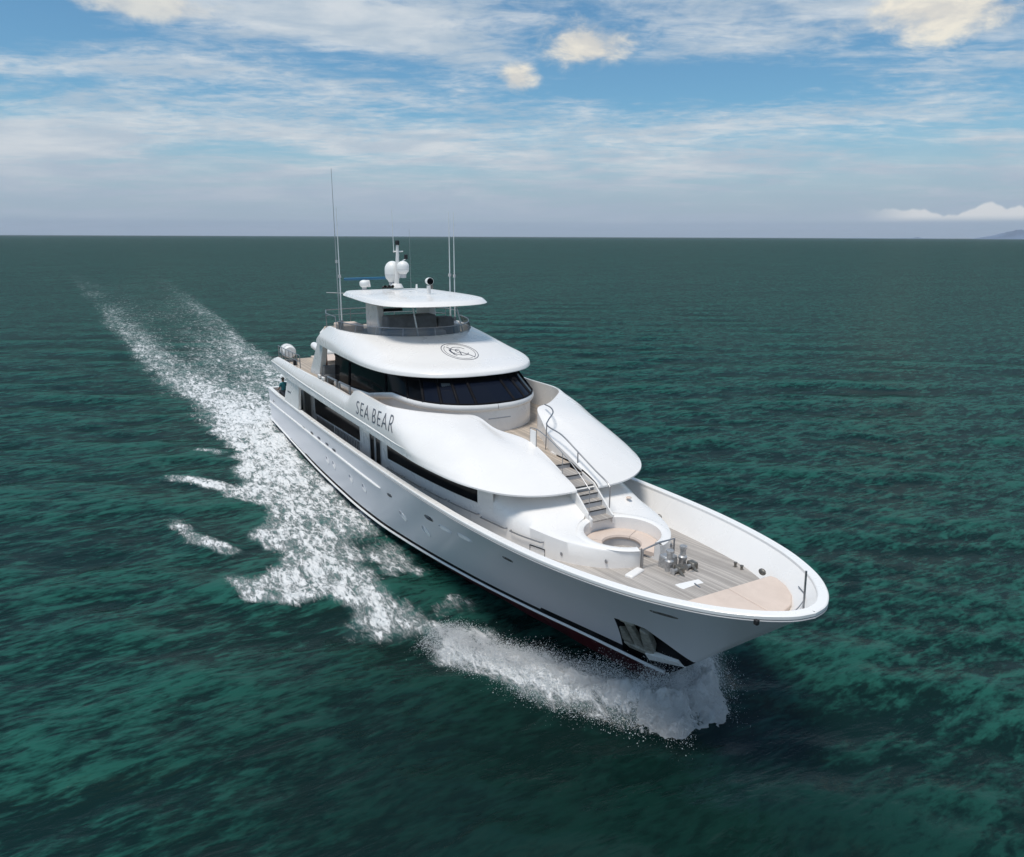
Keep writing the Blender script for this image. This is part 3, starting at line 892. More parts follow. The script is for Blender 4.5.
# blinds standing inside the windscreen, seen through it as paler panels
def blind(i0, i1, mat, q0=.06, q1=.68, sides=(-1, 1)):
    for sg in sides:
        a = offset2d(SILL3, .012)[i0:i1+1]; b = offset2d(TOP3, .012)[i0:i1+1]
        rows = [[p*V(1, sg, 1) for p in a+(b-a)*q] for q in np.linspace(q0, q1, 4)]
        MB().grid(rows).build('window_blind', mat, uh, smooth=60)
blind(54, 59, 'shade_cloth', sides=(-1,))
# aft pillars of the sky lounge
for sg in (-1, 1):
    A = [(10.3, 3.36, 5.2), (12.3, 3.36, 5.34), (13.35, 3.34, 7.15), (12.35, 3.34, 7.15)]
    MB().prism([(x, sg*y, z) for x, y, z in A], [(x, sg*(y-.28), z) for x, y, z in A]).build('lounge_pillar', 'gelcoat', yacht, smooth=0, bevel=.03)
# side-deck openings in the raised bulwark
for sg in (-1, 1):
    for a, b in ((15.0, 16.6), (17.0, 18.6)):
        pts = [(x, sg*3.62, 5.46+.05*(x-15)+dz) for x, dz in ((a, 0), (a, .33), (b, .33), (b, 0))]
        MB().tube(pts, .045, 8).build('guard_rail', 'steel', visor)
    for a in (13.6, 14.3): MB().box((a, sg*3.66, 5.58), (.35, .12, .16), mi=0).build('bollard_cover', 'gelcoat', visor, bevel=.03)

# ------------------------------------------------------------------ flybridge coaming (brow)
LOWB = cr([(12.7, 3.50), (15, 3.54), (18, 3.55), (20.3, 3.48), (21.9, 3.20), (23.0, 2.66), (23.75, 1.92), (24.15, .98), (24.25, 0)], 10)
UPB = cr([(14.1, 3.22), (15, 3.20), (16.2, 3.02), (17.2, 2.74), (18.1, 2.30), (18.75, 1.80), (19.2, 1.20), (19.42, .62), (19.5, 0)], 10)
nb = len(LOWB)
lo = np.array([(x, y, 7.10) for x, y in LOWB]); up = np.array([(x, y, 8.02) for x, y in UPB])
lo2 = lo+(np.array([(x, y, 0) for x, y in UPB])-np.array([(x, y, 0) for x, y in LOWB]))*.02+V(0, 0, .13)
kn = lo+(up-lo)*.30+V(0, 0, .10); kn[:, 1] *= 1.015
m2 = lo+(up-lo)*.66+V(0, 0, .10)
mb = MB()
rows = np.array([cr([lo[i], lo2[i], kn[i], m2[i], up[i]], 5) for i in range(nb)])
mb.grid(rows)
upi = offset2d(up, -.12); upi[:, 1] = np.maximum(upi[:, 1], 0)
ft = upi.copy(); ft[:, 2] = 7.62
mb.grid([up, upi, ft])
loi = offset2d(lo, -.5); loi[:, 1] = np.maximum(loi[:, 1], 0)
mb.grid([lo, lo+V(0, 0, -.03), loi+V(0, 0, -.03)])
mb.add([tuple(p) for p in rows[0]]+[(p[0]+.1, p[1]-.25, p[2]) for p in rows[0]], [(i, i+1, len(rows[0])+i+1, len(rows[0])+i) for i in range(len(rows[0])-1)])
mb.mirror()
brow = mb.build('flybridge_coaming', 'gelcoat', yacht, smooth=60)
mb = MB(); mb.grid([[(p[0], p[1]*q, 7.075) for q in (1, .3, -.3, -1)] for p in loi]); mb.build('flybridge_soffit', 'gelcoat', brow, smooth=40)
mb = MB(); mb.grid([[(p[0], p[1]*q, 7.64) for q in (1, .3, -.3, -1)] for p in np.vstack([[(10.9, 2.6, 0)], [(12.6, 3.1, 0)], ft])]); mb.build('flybridge_deck', 'teak_light', brow, smooth=40)
mb = MB(); mb.slab([(12.7, -3.3), (10.8, -2.6), (10.8, 2.6), (12.7, 3.3)], 7.12, 7.60); mb.build('flybridge_overhang', 'gelcoat', brow, bevel=.05)
# emblem on the brow: two rings, inner arcs and ticks
bvh_brow = BVHTree.FromPolygons([tuple(v.co) for v in brow.data.vertices], [tuple(p.vertices) for p in brow.data.polygons])
def onbrow(x, y, o=.006):
    h = bvh_brow.ray_cast(Vector((x, y, 12)), Vector((0, 0, -1)))
    return (x, y, (h[0].z if h[0] else 7.5)+o)
EC = (21.85, 0.04)
def arc(r, a0, a1, w, n=40):
    r1 = []; r2 = []
    for q in np.linspace(rad(a0), rad(a1), n):
        for R, L in ((r-w/2, r1), (r+w/2, r2)):
            L.append(onbrow(EC[0]-1.16*R*math.sin(q), EC[1]+.8*R*math.cos(q)))
    return [r1, r2]
mb = MB()
for r, a0, a1, w in ((.86, 0, 360, .03), (.73, 0, 112, .022), (.73, 128, 290, .022), (.73, 305, 360, .022), (.42, 25, 160, .03), (.40, 195, 330, .035), (.20, 60, 250, .03), (.46, 150, 205, .09), (.52, 205, 225, .05)):
    mb.grid(arc(r, a0, a1, w))
for (a, b), (c_, d) in (((-.40, .52), (-.28, .20)), ((-.28, .20), (-.02, .04)), ((.02, -.10), (.30, -.44)), ((.30, -.44), (.42, -.66)), ((-.12, -.34), (.02, .04))):
    n = V(-(d-b), c_-a); n = n/np.linalg.norm(n)*.024
    mb.grid([[onbrow(EC[0]-1.16*(b+(d-b)*q+s*n[1]), EC[1]+.8*(a+(c_-a)*q+s*n[0])) for q in np.linspace(0, 1, 8)] for s in (-1, 1)])
mb.build('round_emblem', 'navy', brow, smooth=0, solid=.004)
# smoked wind deflector with a steel top rail
WS = resamp(up, 60); WSt = offset2d(WS, -.10)+V(0, 0, .34); WSt[:, 1] = np.maximum(WSt[:, 1], 0)
i0 = 10
full_l = np.vstack([WS[i0:]*V(1, -1, 1), WS[i0:][::-1][1:]]); full_t = np.vstack([WSt[i0:]*V(1, -1, 1), WSt[i0:][::-1][1:]])
offin = V(0, 0, -.01)
glass_m = bpy.data.materials.new('smoked_clear_acrylic'); glass_m.use_nodes = True
t = NT(glass_m.node_tree)
tr_ = t.n('ShaderNodeBsdfTransparent', i_Color=(.42, .43, .43, 1)); gl_ = t.n('ShaderNodeBsdfGlossy', i_Roughness=.05)
ms = t.n('ShaderNodeMixShader', i_0=.10); t.t.links.new(tr_.outputs[0], ms.inputs[1]); t.t.links.new(gl_.outputs[0], ms.inputs[2])
o_ = t.n('ShaderNodeOutputMaterial'); t.t.links.new(ms.outputs[0], o_.inputs[0])
M['smoked_clear'] = glass_m
ws = MB().grid([full_l+offin, full_t]).build('wind_deflector', 'smoked_clear', brow, smooth=60)
MB().tube(full_t, .022, 6).build('deflector_rail', 'steel', ws)
for k in np.linspace(4, len(full_t)-5, 9).astype(int):
    MB().tube([full_l[k], full_t[k]], .016, 6).build('deflector_post', 'steel', ws)
# flybridge furniture: covered helm console, bench and aft settee
fb = MB().box((16.9, -.2, 8.16), (.9, 2.5, 1.05), taper=.94).build('helm_console_cover', 'grey_cloth', brow, bevel=.10, seg=3)
MB().box((16.9, 1.45, 8.05), (1.0, .85, .95), taper=.92).build('seat_cover', 'grey_cloth', brow, bevel=.10, seg=3)
MB().box((17.9, -.4, 7.86), (1.2, 2.8, .46), taper=.96).build('bench_seat', 'grey_paint', brow, bevel=.06)
MB().box((14.7, -.35, 8.72), (.35, 1.2, .14)).build('head_rest', 'rubber', brow, bevel=.05)
MB().box((12.9, -1.9, 7.80), (1.5, 1.1, .34)).build('sun_lounge', 'cushion', brow, bevel=.06)
MB().box((12.9, 1.2, 7.80), (1.5, 2.2, .34)).build('sun_lounge', 'cushion', brow, bevel=.06)
MB().box((16.2, 2.3, 7.9), (1.2, .5, .5), rz=-.3).build('deck_locker', 'gelcoat', brow, bevel=.06)
# steel rails round the after end of the flybridge
mb = MB()
pth = [(15.2, 3.1, 8.0), (15.0, 3.1, 8.55), (13.4, 3.12, 8.55), (11.2, 2.55, 8.5), (10.9, 1.2, 8.5), (10.9, -1.2, 8.5), (11.2, -2.55, 8.5), (13.4, -3.12, 8.55), (15.0, -3.1, 8.55), (15.2, -3.1, 8.0)]
mb.tube(pth, .022, 8)
for p in pth[2:-2]: mb.tube([(p[0], p[1], 7.6), p], .018, 6)
mb.tube([(p[0], p[1], p[2]-.28) for p in pth[2:-2]], .014, 6)
mb.build('flybridge_rail', 'steel', brow)

# ------------------------------------------------------------------ hardtop
HTP = cr([(12.75, 0), (12.78, 1.2), (12.9, 1.95), (13.2, 2.18), (15.5, 2.40), (17.5, 2.50), (18.9, 2.47), (19.9, 2.27), (20.6, 1.72), (20.95, .9), (21.05, 0)], 8)
mb = MB()
def htring(k, z, dx=0, crown=0):
    c0 = V(16.6, 0)
    return [(c0[0]+(x-c0[0])*k+dx, y*k, z+crown*0) for x, y in HTP]
rows = [htring(.93, 9.37), htring(.99, 9.375), htring(1.0, 9.395), htring(.985, 9.45), htring(.957, 9.535), htring(.94, 9.57), htring(.91, 9.59), htring(.7, 9.64), htring(.4, 9.68), htring(.02, 9.69)]
# the fore edge is thin, the after part deeper
mb.grid(rows); mb.grid([htring(.02, 9.37), htring(.93, 9.37)])
mb.mirror()
ht = mb.build('hardtop', 'gelcoat', yacht, smooth=50)
for sg in (-1, 1):
    A = [(14.5, 7.55), (16.6, 7.55), (16.15, 8.4), (15.95, 9.45), (14.4, 9.45), (14.35, 8.4)]
    MB().prism([(x, sg*1.12, z) for x, z in A], [(x, sg*1.46, z) for x, z in A]).build('support_leg', 'gelcoat', ht, smooth=0, bevel=.07, seg=3)
for a, b in (((17.8, -.42, 9.40), (19.05, -.62, 8.0)), ((17.3, 1.85, 9.40), (18.55, 1.72, 8.0)), ((17.3, -1.85, 9.40), (17.6, -2.3, 8.0))):
    if b[1] > -2: MB().tube([a, b], .035, 8).build('strut', 'whip', ht)
# mast group on top
ms_ = MB().tube([(14.75, 0, 9.75), (14.95, 0, 10.6), (15.05, 0, 11.3), (15.08, 0, 11.75)], [.13, .10, .08, .06], 10).build('mast', 'gelcoat', ht)
MB().box((14.75, 0, 9.86), (.75, .5, .2), taper=.7).build('mast_foot', 'gelcoat', ms_, bevel=.03)
MB().tube([(15.05, -.2, 11.45), (15.05, .28, 11.45)], .03, 8).build('spreader', 'gelcoat', ms_)
MB().lathe([(.001, 0), (.10, 0), (.11, .1), (.09, .2), (.001, .21)], (15.08, 0, 11.75), 12).build('masthead_light', 'rubber', ms_)
MB().box((15.05, .42, 11.2), (.10, .16, .22)).build('camera_head', 'rubber', ms_, bevel=.02)
MB().tube([(15.05, .08, 10.9), (15.05, .42, 11.12)], .03, 6).build('spreader', 'gelcoat', ms_)
MB().tube([(15.02, -.16, 11.4), (15.0, -.18, 13.35)], [.018, .008], 6).build('whip_antenna', 'whip', ms_)
MB().tube([(14.2, .95, 9.65), (14.2, .95, 12.5)], [.008, .005], 5).build('whip_antenna', 'whip_grey', ht)
# two satellite domes beside the mast, a small dome to starboard, open-array radar behind
def dome(name, c, r, h, parent=None):
    prof = [(.001, 0), (r*.55, 0), (r*.62, h*.06), (r*.9, h*.18), (r, h*.35), (r, h*.58)]+[(r*math.cos(a), h*.58+h*.42*math.sin(a)) for a in np.linspace(.15, math.pi/2-.02, 8)]
    o = MB().lathe(prof, c, 24).build(name, 'dome', parent or ht, smooth=40)
    MB().lathe([(r*.5, -.18), (r*.5, .02)], c, 16).build('dome_base', 'grey_paint', o)
    MB().lathe([(r*1.004, h*.34), (r*1.012, h*.35), (r*1.004, h*.36)], c, 24).build('dome_seam', 'grey_paint', o)
    return o
dome('satellite_dome', (14.45, -.06, 10.02), .37, .98)
dome('satellite_dome', (15.2, .20, 10.42), .29, .60)
dome('small_dome', (12.35+1.0, -1.15, 9.72), .22, .36)
rp = MB().box((13.0, -.95, 9.88), (.4, .4, .34), taper=.8).build('radar_pedestal', 'gelcoat', ht, bevel=.04)
MB().box((13.0, -.85, 10.12), (.14, 2.45, .13), rz=rad(6)).build('radar_scanner', 'radar_blue', rp, bevel=.04)
# searchlight on its post
sl_ = MB().tube([(18.15, .28, 9.72), (18.15, .28, 10.05)], .09, 10).build('searchlight_post', 'gelcoat', ht)
MB().lathe([(.001, -.16), (.13, -.15), (.16, .0), (.16, .14), (.001, .15)], (18.2, .28, 10.24), 14, axis='x').build('searchlight', 'dome', sl_)
MB().lathe([(.001, .152), (.13, .153), (.15, .14)], (18.2, .28, 10.24), 14, axis='x').build('searchlight_lens', 'glass', sl_)
MB().box((18.15, .42, 10.0), (.16, .10, .20)).build('searchlight_motor', 'dark_steel', sl_, bevel=.02)
# horns and fittings
for y in (-.75, -.55, -.38):
    MB().lathe([(.02, -.12), (.03, .05), (.06, .18), (.075, .22)], (15.1, y, 9.86), 10, axis='x').build('horn', 'dark_steel', ht)
    MB().box((15.0, y, 9.80), (.10, .06, .10)).build('horn_bracket', 'rubber', ht)
MB().tube([(16.0, .55, 9.75), (16.0, .55, 9.98)], [.06, .04], 8).build('gps_mushroom', 'dome', ht)
# whips at the sides: base, lower mast, tip
def whip(x, y, z0, z1, r, mat, parent=brow, lean=0.0):
    MB().tube([(x, y, z0-.25), (x, y, z0+.30)], .07, 8).build('antenna_socket', 'steel', parent)
    o = MB().tube([(x, y, z0), (x+lean*.4, y, z0+(z1-z0)*.42), (x+lean, y, z1)], [r, r*.75, r*.35], 6).build('whip_antenna', mat, parent)
    MB().lathe([(r*1.9, 0), (r*1.9, .14)], (x+lean*.4, y, z0+(z1-z0)*.42), 8).build('ferrule', 'grey_paint', o)
whip(14.35, -2.62, 8.0, 13.4, .036, 'whip', lean=.1)
whip(13.95, -2.62, 7.9, 15.1, .028, 'whip_grey', lean=.05)
whip(14.75, 2.8, 8.0, 13.3, .042, 'whip')
whip(15.3, 2.8, 8.0, 13.25, .036, 'whip')
MB().tube([(13.2, -2.0, 9.45), (12.9, -2.9, 9.5)], .02, 6).build('antenna_brace', 'steel', ht)
# ------------------------------------------------------------------ foredeck trunk with the sunken round settee
TWC = cr([(28.4, 2.62), (29.4, 2.45), (30.5, 2.27), (31.5, 2.07), (32.5, 1.80), (33.2, 1.50), (33.75, 1.12), (34.12, .62), (34.22, .34)], 8)
CX, RIM = 32.95, 1.10
def inner_y(x):
    d = 1.30**2-(x-CX)**2
    c_ = math.sqrt(d) if d > 0 else 0
    return max(c_, .38 if x < 32.2 else .34)
hz = pchip([28.4, 29.4, 30.3, 31.0, 31.6, 32.0, 32.4, 35], [4.78, 4.74, 4.62, 4.38, 4.14, 4.06, 4.03, 4.03])
z1 = pchip([28.4, 28.9, 29.5, 30.1, 30.8, 32.2, 35], [4.74, 4.55, 4.26, 4.03, 3.95, 3.95, 3.97])
mb = MB()
rows = []
for x, w in TWC:
    yi = min(inner_y(x), w-.02); a, b = float(z1(x)), float(hz(x)); r = []
    for z in (zd(x)-.05, (zd(x)+a)/2, a): r.append((x, w, float(z)))
    for q in np.linspace(.12, 1, 9):
        r.append((x, w+(yi-w)*q, a+(b-a)*math.sqrt(1-(1-q)**2.2)))
    r.append((x, yi, b-.10))
    rows.append(r)
mb.grid(rows)
x, w = TWC[-1]
mb.add([(x, .34, float(zd(x))-.05), (x, .34, 3.97), (x-.04, .34, 4.04), (CX+1.06, .33, 4.05), (CX+1.02, .33, 3.6), (CX+.56, .33, 3.56), (CX+.56, .33, float(zd(x))-.05)], [(0, 1, 2, 3, 4, 5, 6)])
mb.mirror()
trunk = mb.build('foredeck_trunk', 'gelcoat', yacht, smooth=50)
# coaming ring, seat back, seat, well
gap = rad(17)
PH = np.linspace(gap, 2*math.pi-gap, 72)
def ringp(r, z): return [(CX+r*math.cos(p), r*math.sin(p), z) for p in PH]
mb = MB(); mb.grid([ringp(1.36, 4.02), ringp(1.30, 4.055), ringp(1.16, 4.055), ringp(1.10, 4.02), ringp(1.08, 3.60)]); mb.build('settee_coaming', 'gelcoat', trunk, smooth=50)
mb = MB(); mb.grid([ringp(.58, 3.56), ringp(.57, 3.30), ringp(.57, 3.18)]); mb.build('seat_base', 'grey_paint', trunk, smooth=50)
MB().grid([[(CX+.62*math.cos(p)*k, .62*math.sin(p)*k, 3.2) for p in np.linspace(0, 2*math.pi, 40)] for k in (1, .01)]+[]).build('well_sole', 'teak_light', trunk, smooth=0)
MB().box((CX+.95, 0, 3.17), (1.1, .62, .06)).build('entry_step', 'teak_light', trunk)
# loose cushions in three lengths
def cushion_ring(p0, p1, label):
    P_ = np.linspace(p0, p1, 26)
    f = lambda r, z: [(CX+r*math.cos(p), r*math.sin(p), z) for p in P_]
    mb = MB(); mb.grid([f(.56, 3.56), f(.54, 3.62), f(.57, 3.675), f(1.03, 3.69), f(1.07, 3.66), f(1.07, 3.56)])
    for i in (0, -1): mb.add([f(.56, 3.56)[i], f(.54, 3.62)[i], f(.57, 3.675)[i], f(1.03, 3.69)[i], f(1.07, 3.66)[i], f(1.07, 3.56)[i]], [(0, 1, 2, 3, 4, 5)])
    o = mb.build('settee_cushion', 'cushion', None, smooth=45)
    return tag(o, label, 'cushion', 'curved cushions of the round foredeck settee')
cushion_ring(gap+.04, rad(118), 'curved tan seat cushion on the far port side of the round foredeck settee')
cushion_ring(rad(119), rad(226), 'curved tan seat cushion at the foot of the stairs in the round settee')
cushion_ring(rad(227), 2*math.pi-gap-.04, 'curved tan seat cushion on the near starboard side of the round foredeck settee')
# rails at the entry
for pth in ([(34.36, -.38, 3.25), (34.36, -.38, 4.10), (34.40, .15, 4.22), (34.44, .62, 4.25), (34.44, .62, 3.30)],):
    MB().tube(cr(pth, 1), .026, 8).build('entry_rail', 'steel', trunk)
MB().tube([(34.27, -.36, 3.3), (34.27, -.36, 4.1)], .02, 8).build('entry_post', 'steel', trunk)
# grab rail, hatch outline, lights on the trunk sides
def tw_y(x): return float(np.interp(x, TWC[:, 0], TWC[:, 1]))
for sg in (-1, 1):
    for a, b in ((29.0, 30.3), (30.5, 31.9)):
        zz = lambda x: float(zd(x))+.66-.10*(x-29)/3
        MB().tube([(a, sg*tw_y(a), zz(a))]+[(x, sg*(tw_y(x)+.08), zz(x)) for x in np.linspace(a+.04, b-.04, 8)]+[(b, sg*tw_y(b), zz(b))], .024, 8).build('grab_rail', 'steel', trunk)
    R_ = [(31.35, .12), (31.95, .10), (31.95, .34), (31.35, .36)]
    MB().tube([(x, sg*(tw_y(x)+.012), float(zd(x))+z) for x, z in R_], .016, 6, closed=True).build('locker_frame', 'rubber', trunk)
    p = (32.55, sg*(tw_y(32.55)+.01), float(zd(32.5))+.36)
    MB().ball(p, .055, 10, sc=(1, .4, 1)).build('courtesy_light', 'steel', trunk)
    p = (33.75, sg*(tw_y(33.75)+.01), float(zd(33.75))+.34)
    MB().ball(p, .06, 10, sc=(1, .5, 1)).build('courtesy_light', 'steel', trunk)
MB().ball((31.35, 1.45, 4.27), .09, 12, sc=(1, 1, .4)).build('deck_light', 'cushion', trunk)

# ------------------------------------------------------------------ stairs from the wheelhouse deck down to the foredeck
SP_ = [(28.4, 5.14), (29.6, 5.16), (30.3, 4.98), (30.95, 4.82), (31.9, 4.16), (32.0, 4.12), (32.0, 3.86), (31.0, 4.2), (29.6, 4.6), (28.4, 4.8)]
st = MB().prism([(x, .36, z) for x, z in SP_], [(x, .41, z) for x, z in SP_]).mirror().build('stair_stringers', 'gelcoat', yacht, smooth=0)
TR = [(29.62, 30.30, 4.94), (30.30, 30.92, 4.78), (30.92, 31.18, 4.60), (31.18, 31.41, 4.42), (31.41, 31.64, 4.24), (31.64, 32.0, 4.06)]
zp = 5.10
for x0, x1, z in TR:
    tb = MB().box(((x0+x1)/2+.01, 0, z-.02), (x1-x0+.02, .71, .04)).build('tread', 'teak', st, smooth=0)
    MB().box((x0, 0, (z+zp)/2-.01), (.03, .71, zp-z+.0)).build('riser', 'grey_paint', tb, smooth=0)
    MB().box((x0+.005, 0, zp-.03), (.045, .712, .03)).build('nosing', 'rubber', tb, smooth=0)
    zp = z
def handrail(path, posts, r=.024):
    o = MB().tube(cr(path, 6), r, 8).build('stair_handrail', 'steel', yacht)
    for a, b in posts: MB().tube([a, b], r*.85, 8).build('stair_post', 'steel', o)
handrail([(26.25, 1.42, 6.22), (26.9, 1.28, 6.25), (27.5, 1.0, 6.22), (27.85, .60, 6.08), (28.05, .42, 5.99), (29.0, .42, 5.86), (29.97, .42, 5.54), (30.9, .42, 5.22), (31.62, .42, 4.99), (31.74, .42, 4.90)],
         [((28.05, .42, 5.99), (28.0, .42, 5.1)), ((29.97, .42, 5.54), (29.98, .42, 4.76)), ((31.74, .42, 4.92), (31.74, .42, 3.97))])
handrail([(28.35, -.40, 6.06), (28.75, -.40, 6.10), (29.2, -.40, 6.04), (30.35, -.40, 5.72), (31.2, -.40, 5.36), (31.85, -.40, 5.0)],
         [((28.35, -.40, 6.06), (28.35, -.40, 5.1)), ((30.35, -.40, 5.72), (30.35, -.40, 4.8)), ((31.85, -.40, 5.0), (31.85, -.40, 4.0)), ((28.75, -.40, 6.1), (28.75, -.40, 5.1))], r=.015)
MB().box((28.55, -.40, 5.62), (.36, .03, .80)).build('stair_gate', 'gelcoat', st, bevel=.008)
MB().tube([(25.6, -.55, 5.75), (25.6, .35, 5.75)], .022, 8).build('grab_rail', 'steel', uh)

# ------------------------------------------------------------------ foredeck gear
def z_(x): return float(zd(x))+.04
def windlass(x, y, s=1.0):
    o = MB().lathe([(.001, 0), (.26*s, 0), (.26*s, .06), (.18*s, .10), (.15*s, .30), (.19*s, .34), (.19*s, .40), (.13*s, .44), (.12*s, .58), (.17*s, .66), (.16*s, .70), (.001, .72)], (x, y, z_(x)), 20).build('windlass', 'chrome', yacht, smooth=40)
    MB().lathe([(.001, -.13), (.16*s, -.12), (.09*s, -.05), (.09*s, .05), (.16*s, .12), (.001, .13)], (x+.26, y, z_(x)+.22), 16, axis='y').build('chain_gypsy', 'chrome', o, smooth=40)
    MB().box((x+.24, y+.22*s, z_(x)+.17), (.26, .2, .30)).build('windlass_motor', 'dark_steel', o, bevel=.04)
    MB().box((x+.52, y, z_(x)+.09), (.3, .22, .14)).build('chain_stopper', 'chrome', o, bevel=.03)
    pts = [(x+.3, y+.05, z_(x)+.28), (x+.6, y+.04, z_(x)+.12), (x+1.0, y+.02, z_(x)+.05), (x+1.35, y, z_(x)+.04)]
    MB().tube(pts, .035, 6).build('anchor_chain', 'dark_steel', o)
    return o
windlass(34.85, .58, .62); windlass(34.9, .08, .62)
MB().box((34.62, .28, z_(34.6)+.22), (.34, .44, .46), taper=.9).build('control_box', 'chrome', yacht, bevel=.04)
MB().box((34.55, -.78, z_(34.6)+.09), (.24, .62, .16), rz=.35).build('vent_box', 'gelcoat', yacht, bevel=.04)
def bollard(x, y):
    o = MB().box((x, y, z_(x)+.03), (.36, .13, .04)).build('mooring_bitts', 'dark_steel', yacht, bevel=.015)
    for d in (-.11, .11):
        MB().lathe([(.035, 0), (.035, .10), (.05, .12), (.05, .14), (.001, .15)], (x+d, y, z_(x)+.05), 12).build('bitt_post', 'dark_steel', o)
for x in (35.75,): 
    for sg in (-1, 1):
        yy = float(np.interp(x, DKI[half-1:][::-1][:, 0], DKI[half-1:][::-1][:, 1]))-.22
        bollard(x, sg*yy)
for x in (31.4, 36.7):
    for sg in (-1, 1):
        yy = float(np.interp(x, DKI[half-1:][::-1][:, 0], DKI[half-1:][::-1][:, 1]))-.05
        MB().ball((x, sg*yy, z_(x)+.30), .11, 12, sc=(1, .6, .8)).build('fairlead_roller', 'dark_steel', yacht)
hb_ = MB().box((36.10, -.12, z_(36.1)+.04), (.66, .74, .09), rz=-.08).build('deck_hatch', 'cap', yacht, bevel=.03)
MB().tube([(35.98, -.02, z_(36.1)+.10), (36.22, -.06, z_(36.1)+.10)], .018, 6).build('hatch_handle', 'steel', hb_)
MB().tube([(39.17, 0, 4.60), (39.13, 0, 5.46)], .022, 8).build('jackstaff', 'steel', yacht)
MB().tube(cr([(38.0, 1.28, 4.28), (38.45, .95, 4.33), (38.75, .42, 4.36), (38.85, .1, 4.33)], 6), .014, 6).build('handrail', 'steel', yacht)
# raised step under the forward sun pad, and the pad
PAD = [(37.22, 1.46), (37.6, 1.34), (38.0, 1.08), (38.3, .72), (38.42, .35), (38.45, 0)]
pp = PAD+[(x, -y) for x, y in PAD[::-1][1:]]
MB().slab([(x-.35*(x-37.2), y*.66) for x, y in pp], 3.80, 3.98).build('pad_plinth', 'gelcoat', yacht, smooth=0)
mb = MB()
for sg in (-1, 1):
    pl = [(x+.0, sg*y) for x, y in PAD]
    pl = [(37.05, sg*1.40)]+pl[0:]+[(37.05, 0.0)]
    mb.slab([(x, y+sg*.004) for x, y in pl], 3.985, 4.12)
pad = mb.build('sun_pad', 'cushion', None, smooth=30, bevel=.035, seg=3)
tag(pad, 'tan canvas sun pad fitted across the pointed bow, just aft of the jackstaff', 'sun pad')

# ------------------------------------------------------------------ loose things aloft and aft
# life raft in a white canister on a cradle at the after end of the boat deck
c_ = (3.35, -3.02, 4.75)
lr = empty('life_raft', c_, 'white life raft canister in a steel cradle at the aft corner of the upper deck', 'life raft')
def rel(mb, c): mb.v = [(x-c[0], y-c[1], z-c[2]) for x, y, z in mb.v]; return mb
rel(MB().lathe([(.001, -.62), (.30, -.60), (.38, -.50), (.40, -.04), (.42, -.03), (.42, .03), (.40, .04), (.38, .50), (.30, .60), (.001, .62)], (c_[0], c_[1], 5.36), 24, axis='x'), c_).build('canister', 'dome', lr, smooth=40)
for d in (-.3, .3):
    rel(MB().tube([(c_[0]+d, c_[1]-.46, 4.72), (c_[0]+d, c_[1]-.42, 5.1), (c_[0]+d, c_[1]-.25, 4.98), (c_[0]+d, c_[1]+.25, 4.98), (c_[0]+d, c_[1]+.42, 5.1), (c_[0]+d, c_[1]+.46, 4.72)], .03, 6), c_).build('cradle', 'steel', lr)
    rel(MB().lathe([(.405, -.03), (.41, -.03), (.41, .03), (.405, .03)], (c_[0]+d*1.1, c_[1], 5.36), 24, axis='x'), c_).build('strap', 'grey_paint', lr)
# boat-deck rail and a lidded fender basket
mb = MB()
pts = [(3.6, -3.62, 5.05), (3.6, -3.62, 5.75), (5.6, -3.64, 5.82), (7.6, -3.64, 5.9), (9.4, -3.64, 5.98), (9.4, -3.64, 5.3)]
mb.tube(pts, .024, 8)
for x in (4.6, 5.6, 6.6, 7.6, 8.5): mb.tube([(x, -3.63, 5.1), (x, -3.63, 5.75+.037*(x-3.6))], .02, 6)
mb.tube([(x, y, z-.35) for x, y, z in pts[1:5]], .015, 6)
mb.mirror(); mb.build('boat_deck_rail', 'steel', yacht)
MB().box((7.5, -3.50, 5.32), (.28, .2, .32)).build('rail_light', 'rubber', yacht, bevel=.03)
# tender on the boat deck: hull, tubes, seat, console
td_c = (6.2, 1.9, 5.1)
td = empty('tender', td_c, 'small white tender with grey seats carried on the far side of the boat deck', 'dinghy')
def trow(w, z): return [(4.1, w*.9, z), (5.6, w, z), (7.0, w*.92, z), (7.9, w*.55, z+.08), (8.3, 0, z+.14)]
R0 = cr(trow(.82, 5.50), 8)
mb = MB(); full = np.vstack([R0, (R0*V(1, -1, 1))[::-1][1:]])+V(0, 1.9, 0)
rel(mb.tube(full, .22, 12), td_c).build('inflatable_tube', 'dome', td)
mb = MB(); a = full; b = full*V(1, 0, 1)+V(0, 1.9+0, -.62); b[:, 1] = 1.9+(full[:, 1]-1.9)*.25
rel(mb.grid([a, (a*.5+b*.5)+V(0, 0, -.1), b]), td_c).build('boat_hull', 'gelcoat', td)
rel(MB().grid([[(p[0], 1.9+(p[1]-1.9)*k, 5.42) for p in full] for k in (1, .02)]), td_c).build('sole', 'grey_paint', td)
rel(MB().box((5.5, 1.9, 5.75), (.5, .9, .5), taper=.9), td_c).build('seat', 'grey_cloth', td, bevel=.05)
rel(MB().box((6.5, 1.9, 5.9), (.45, .6, .8), taper=.75), td_c).build('console', 'gelcoat', td, bevel=.05)
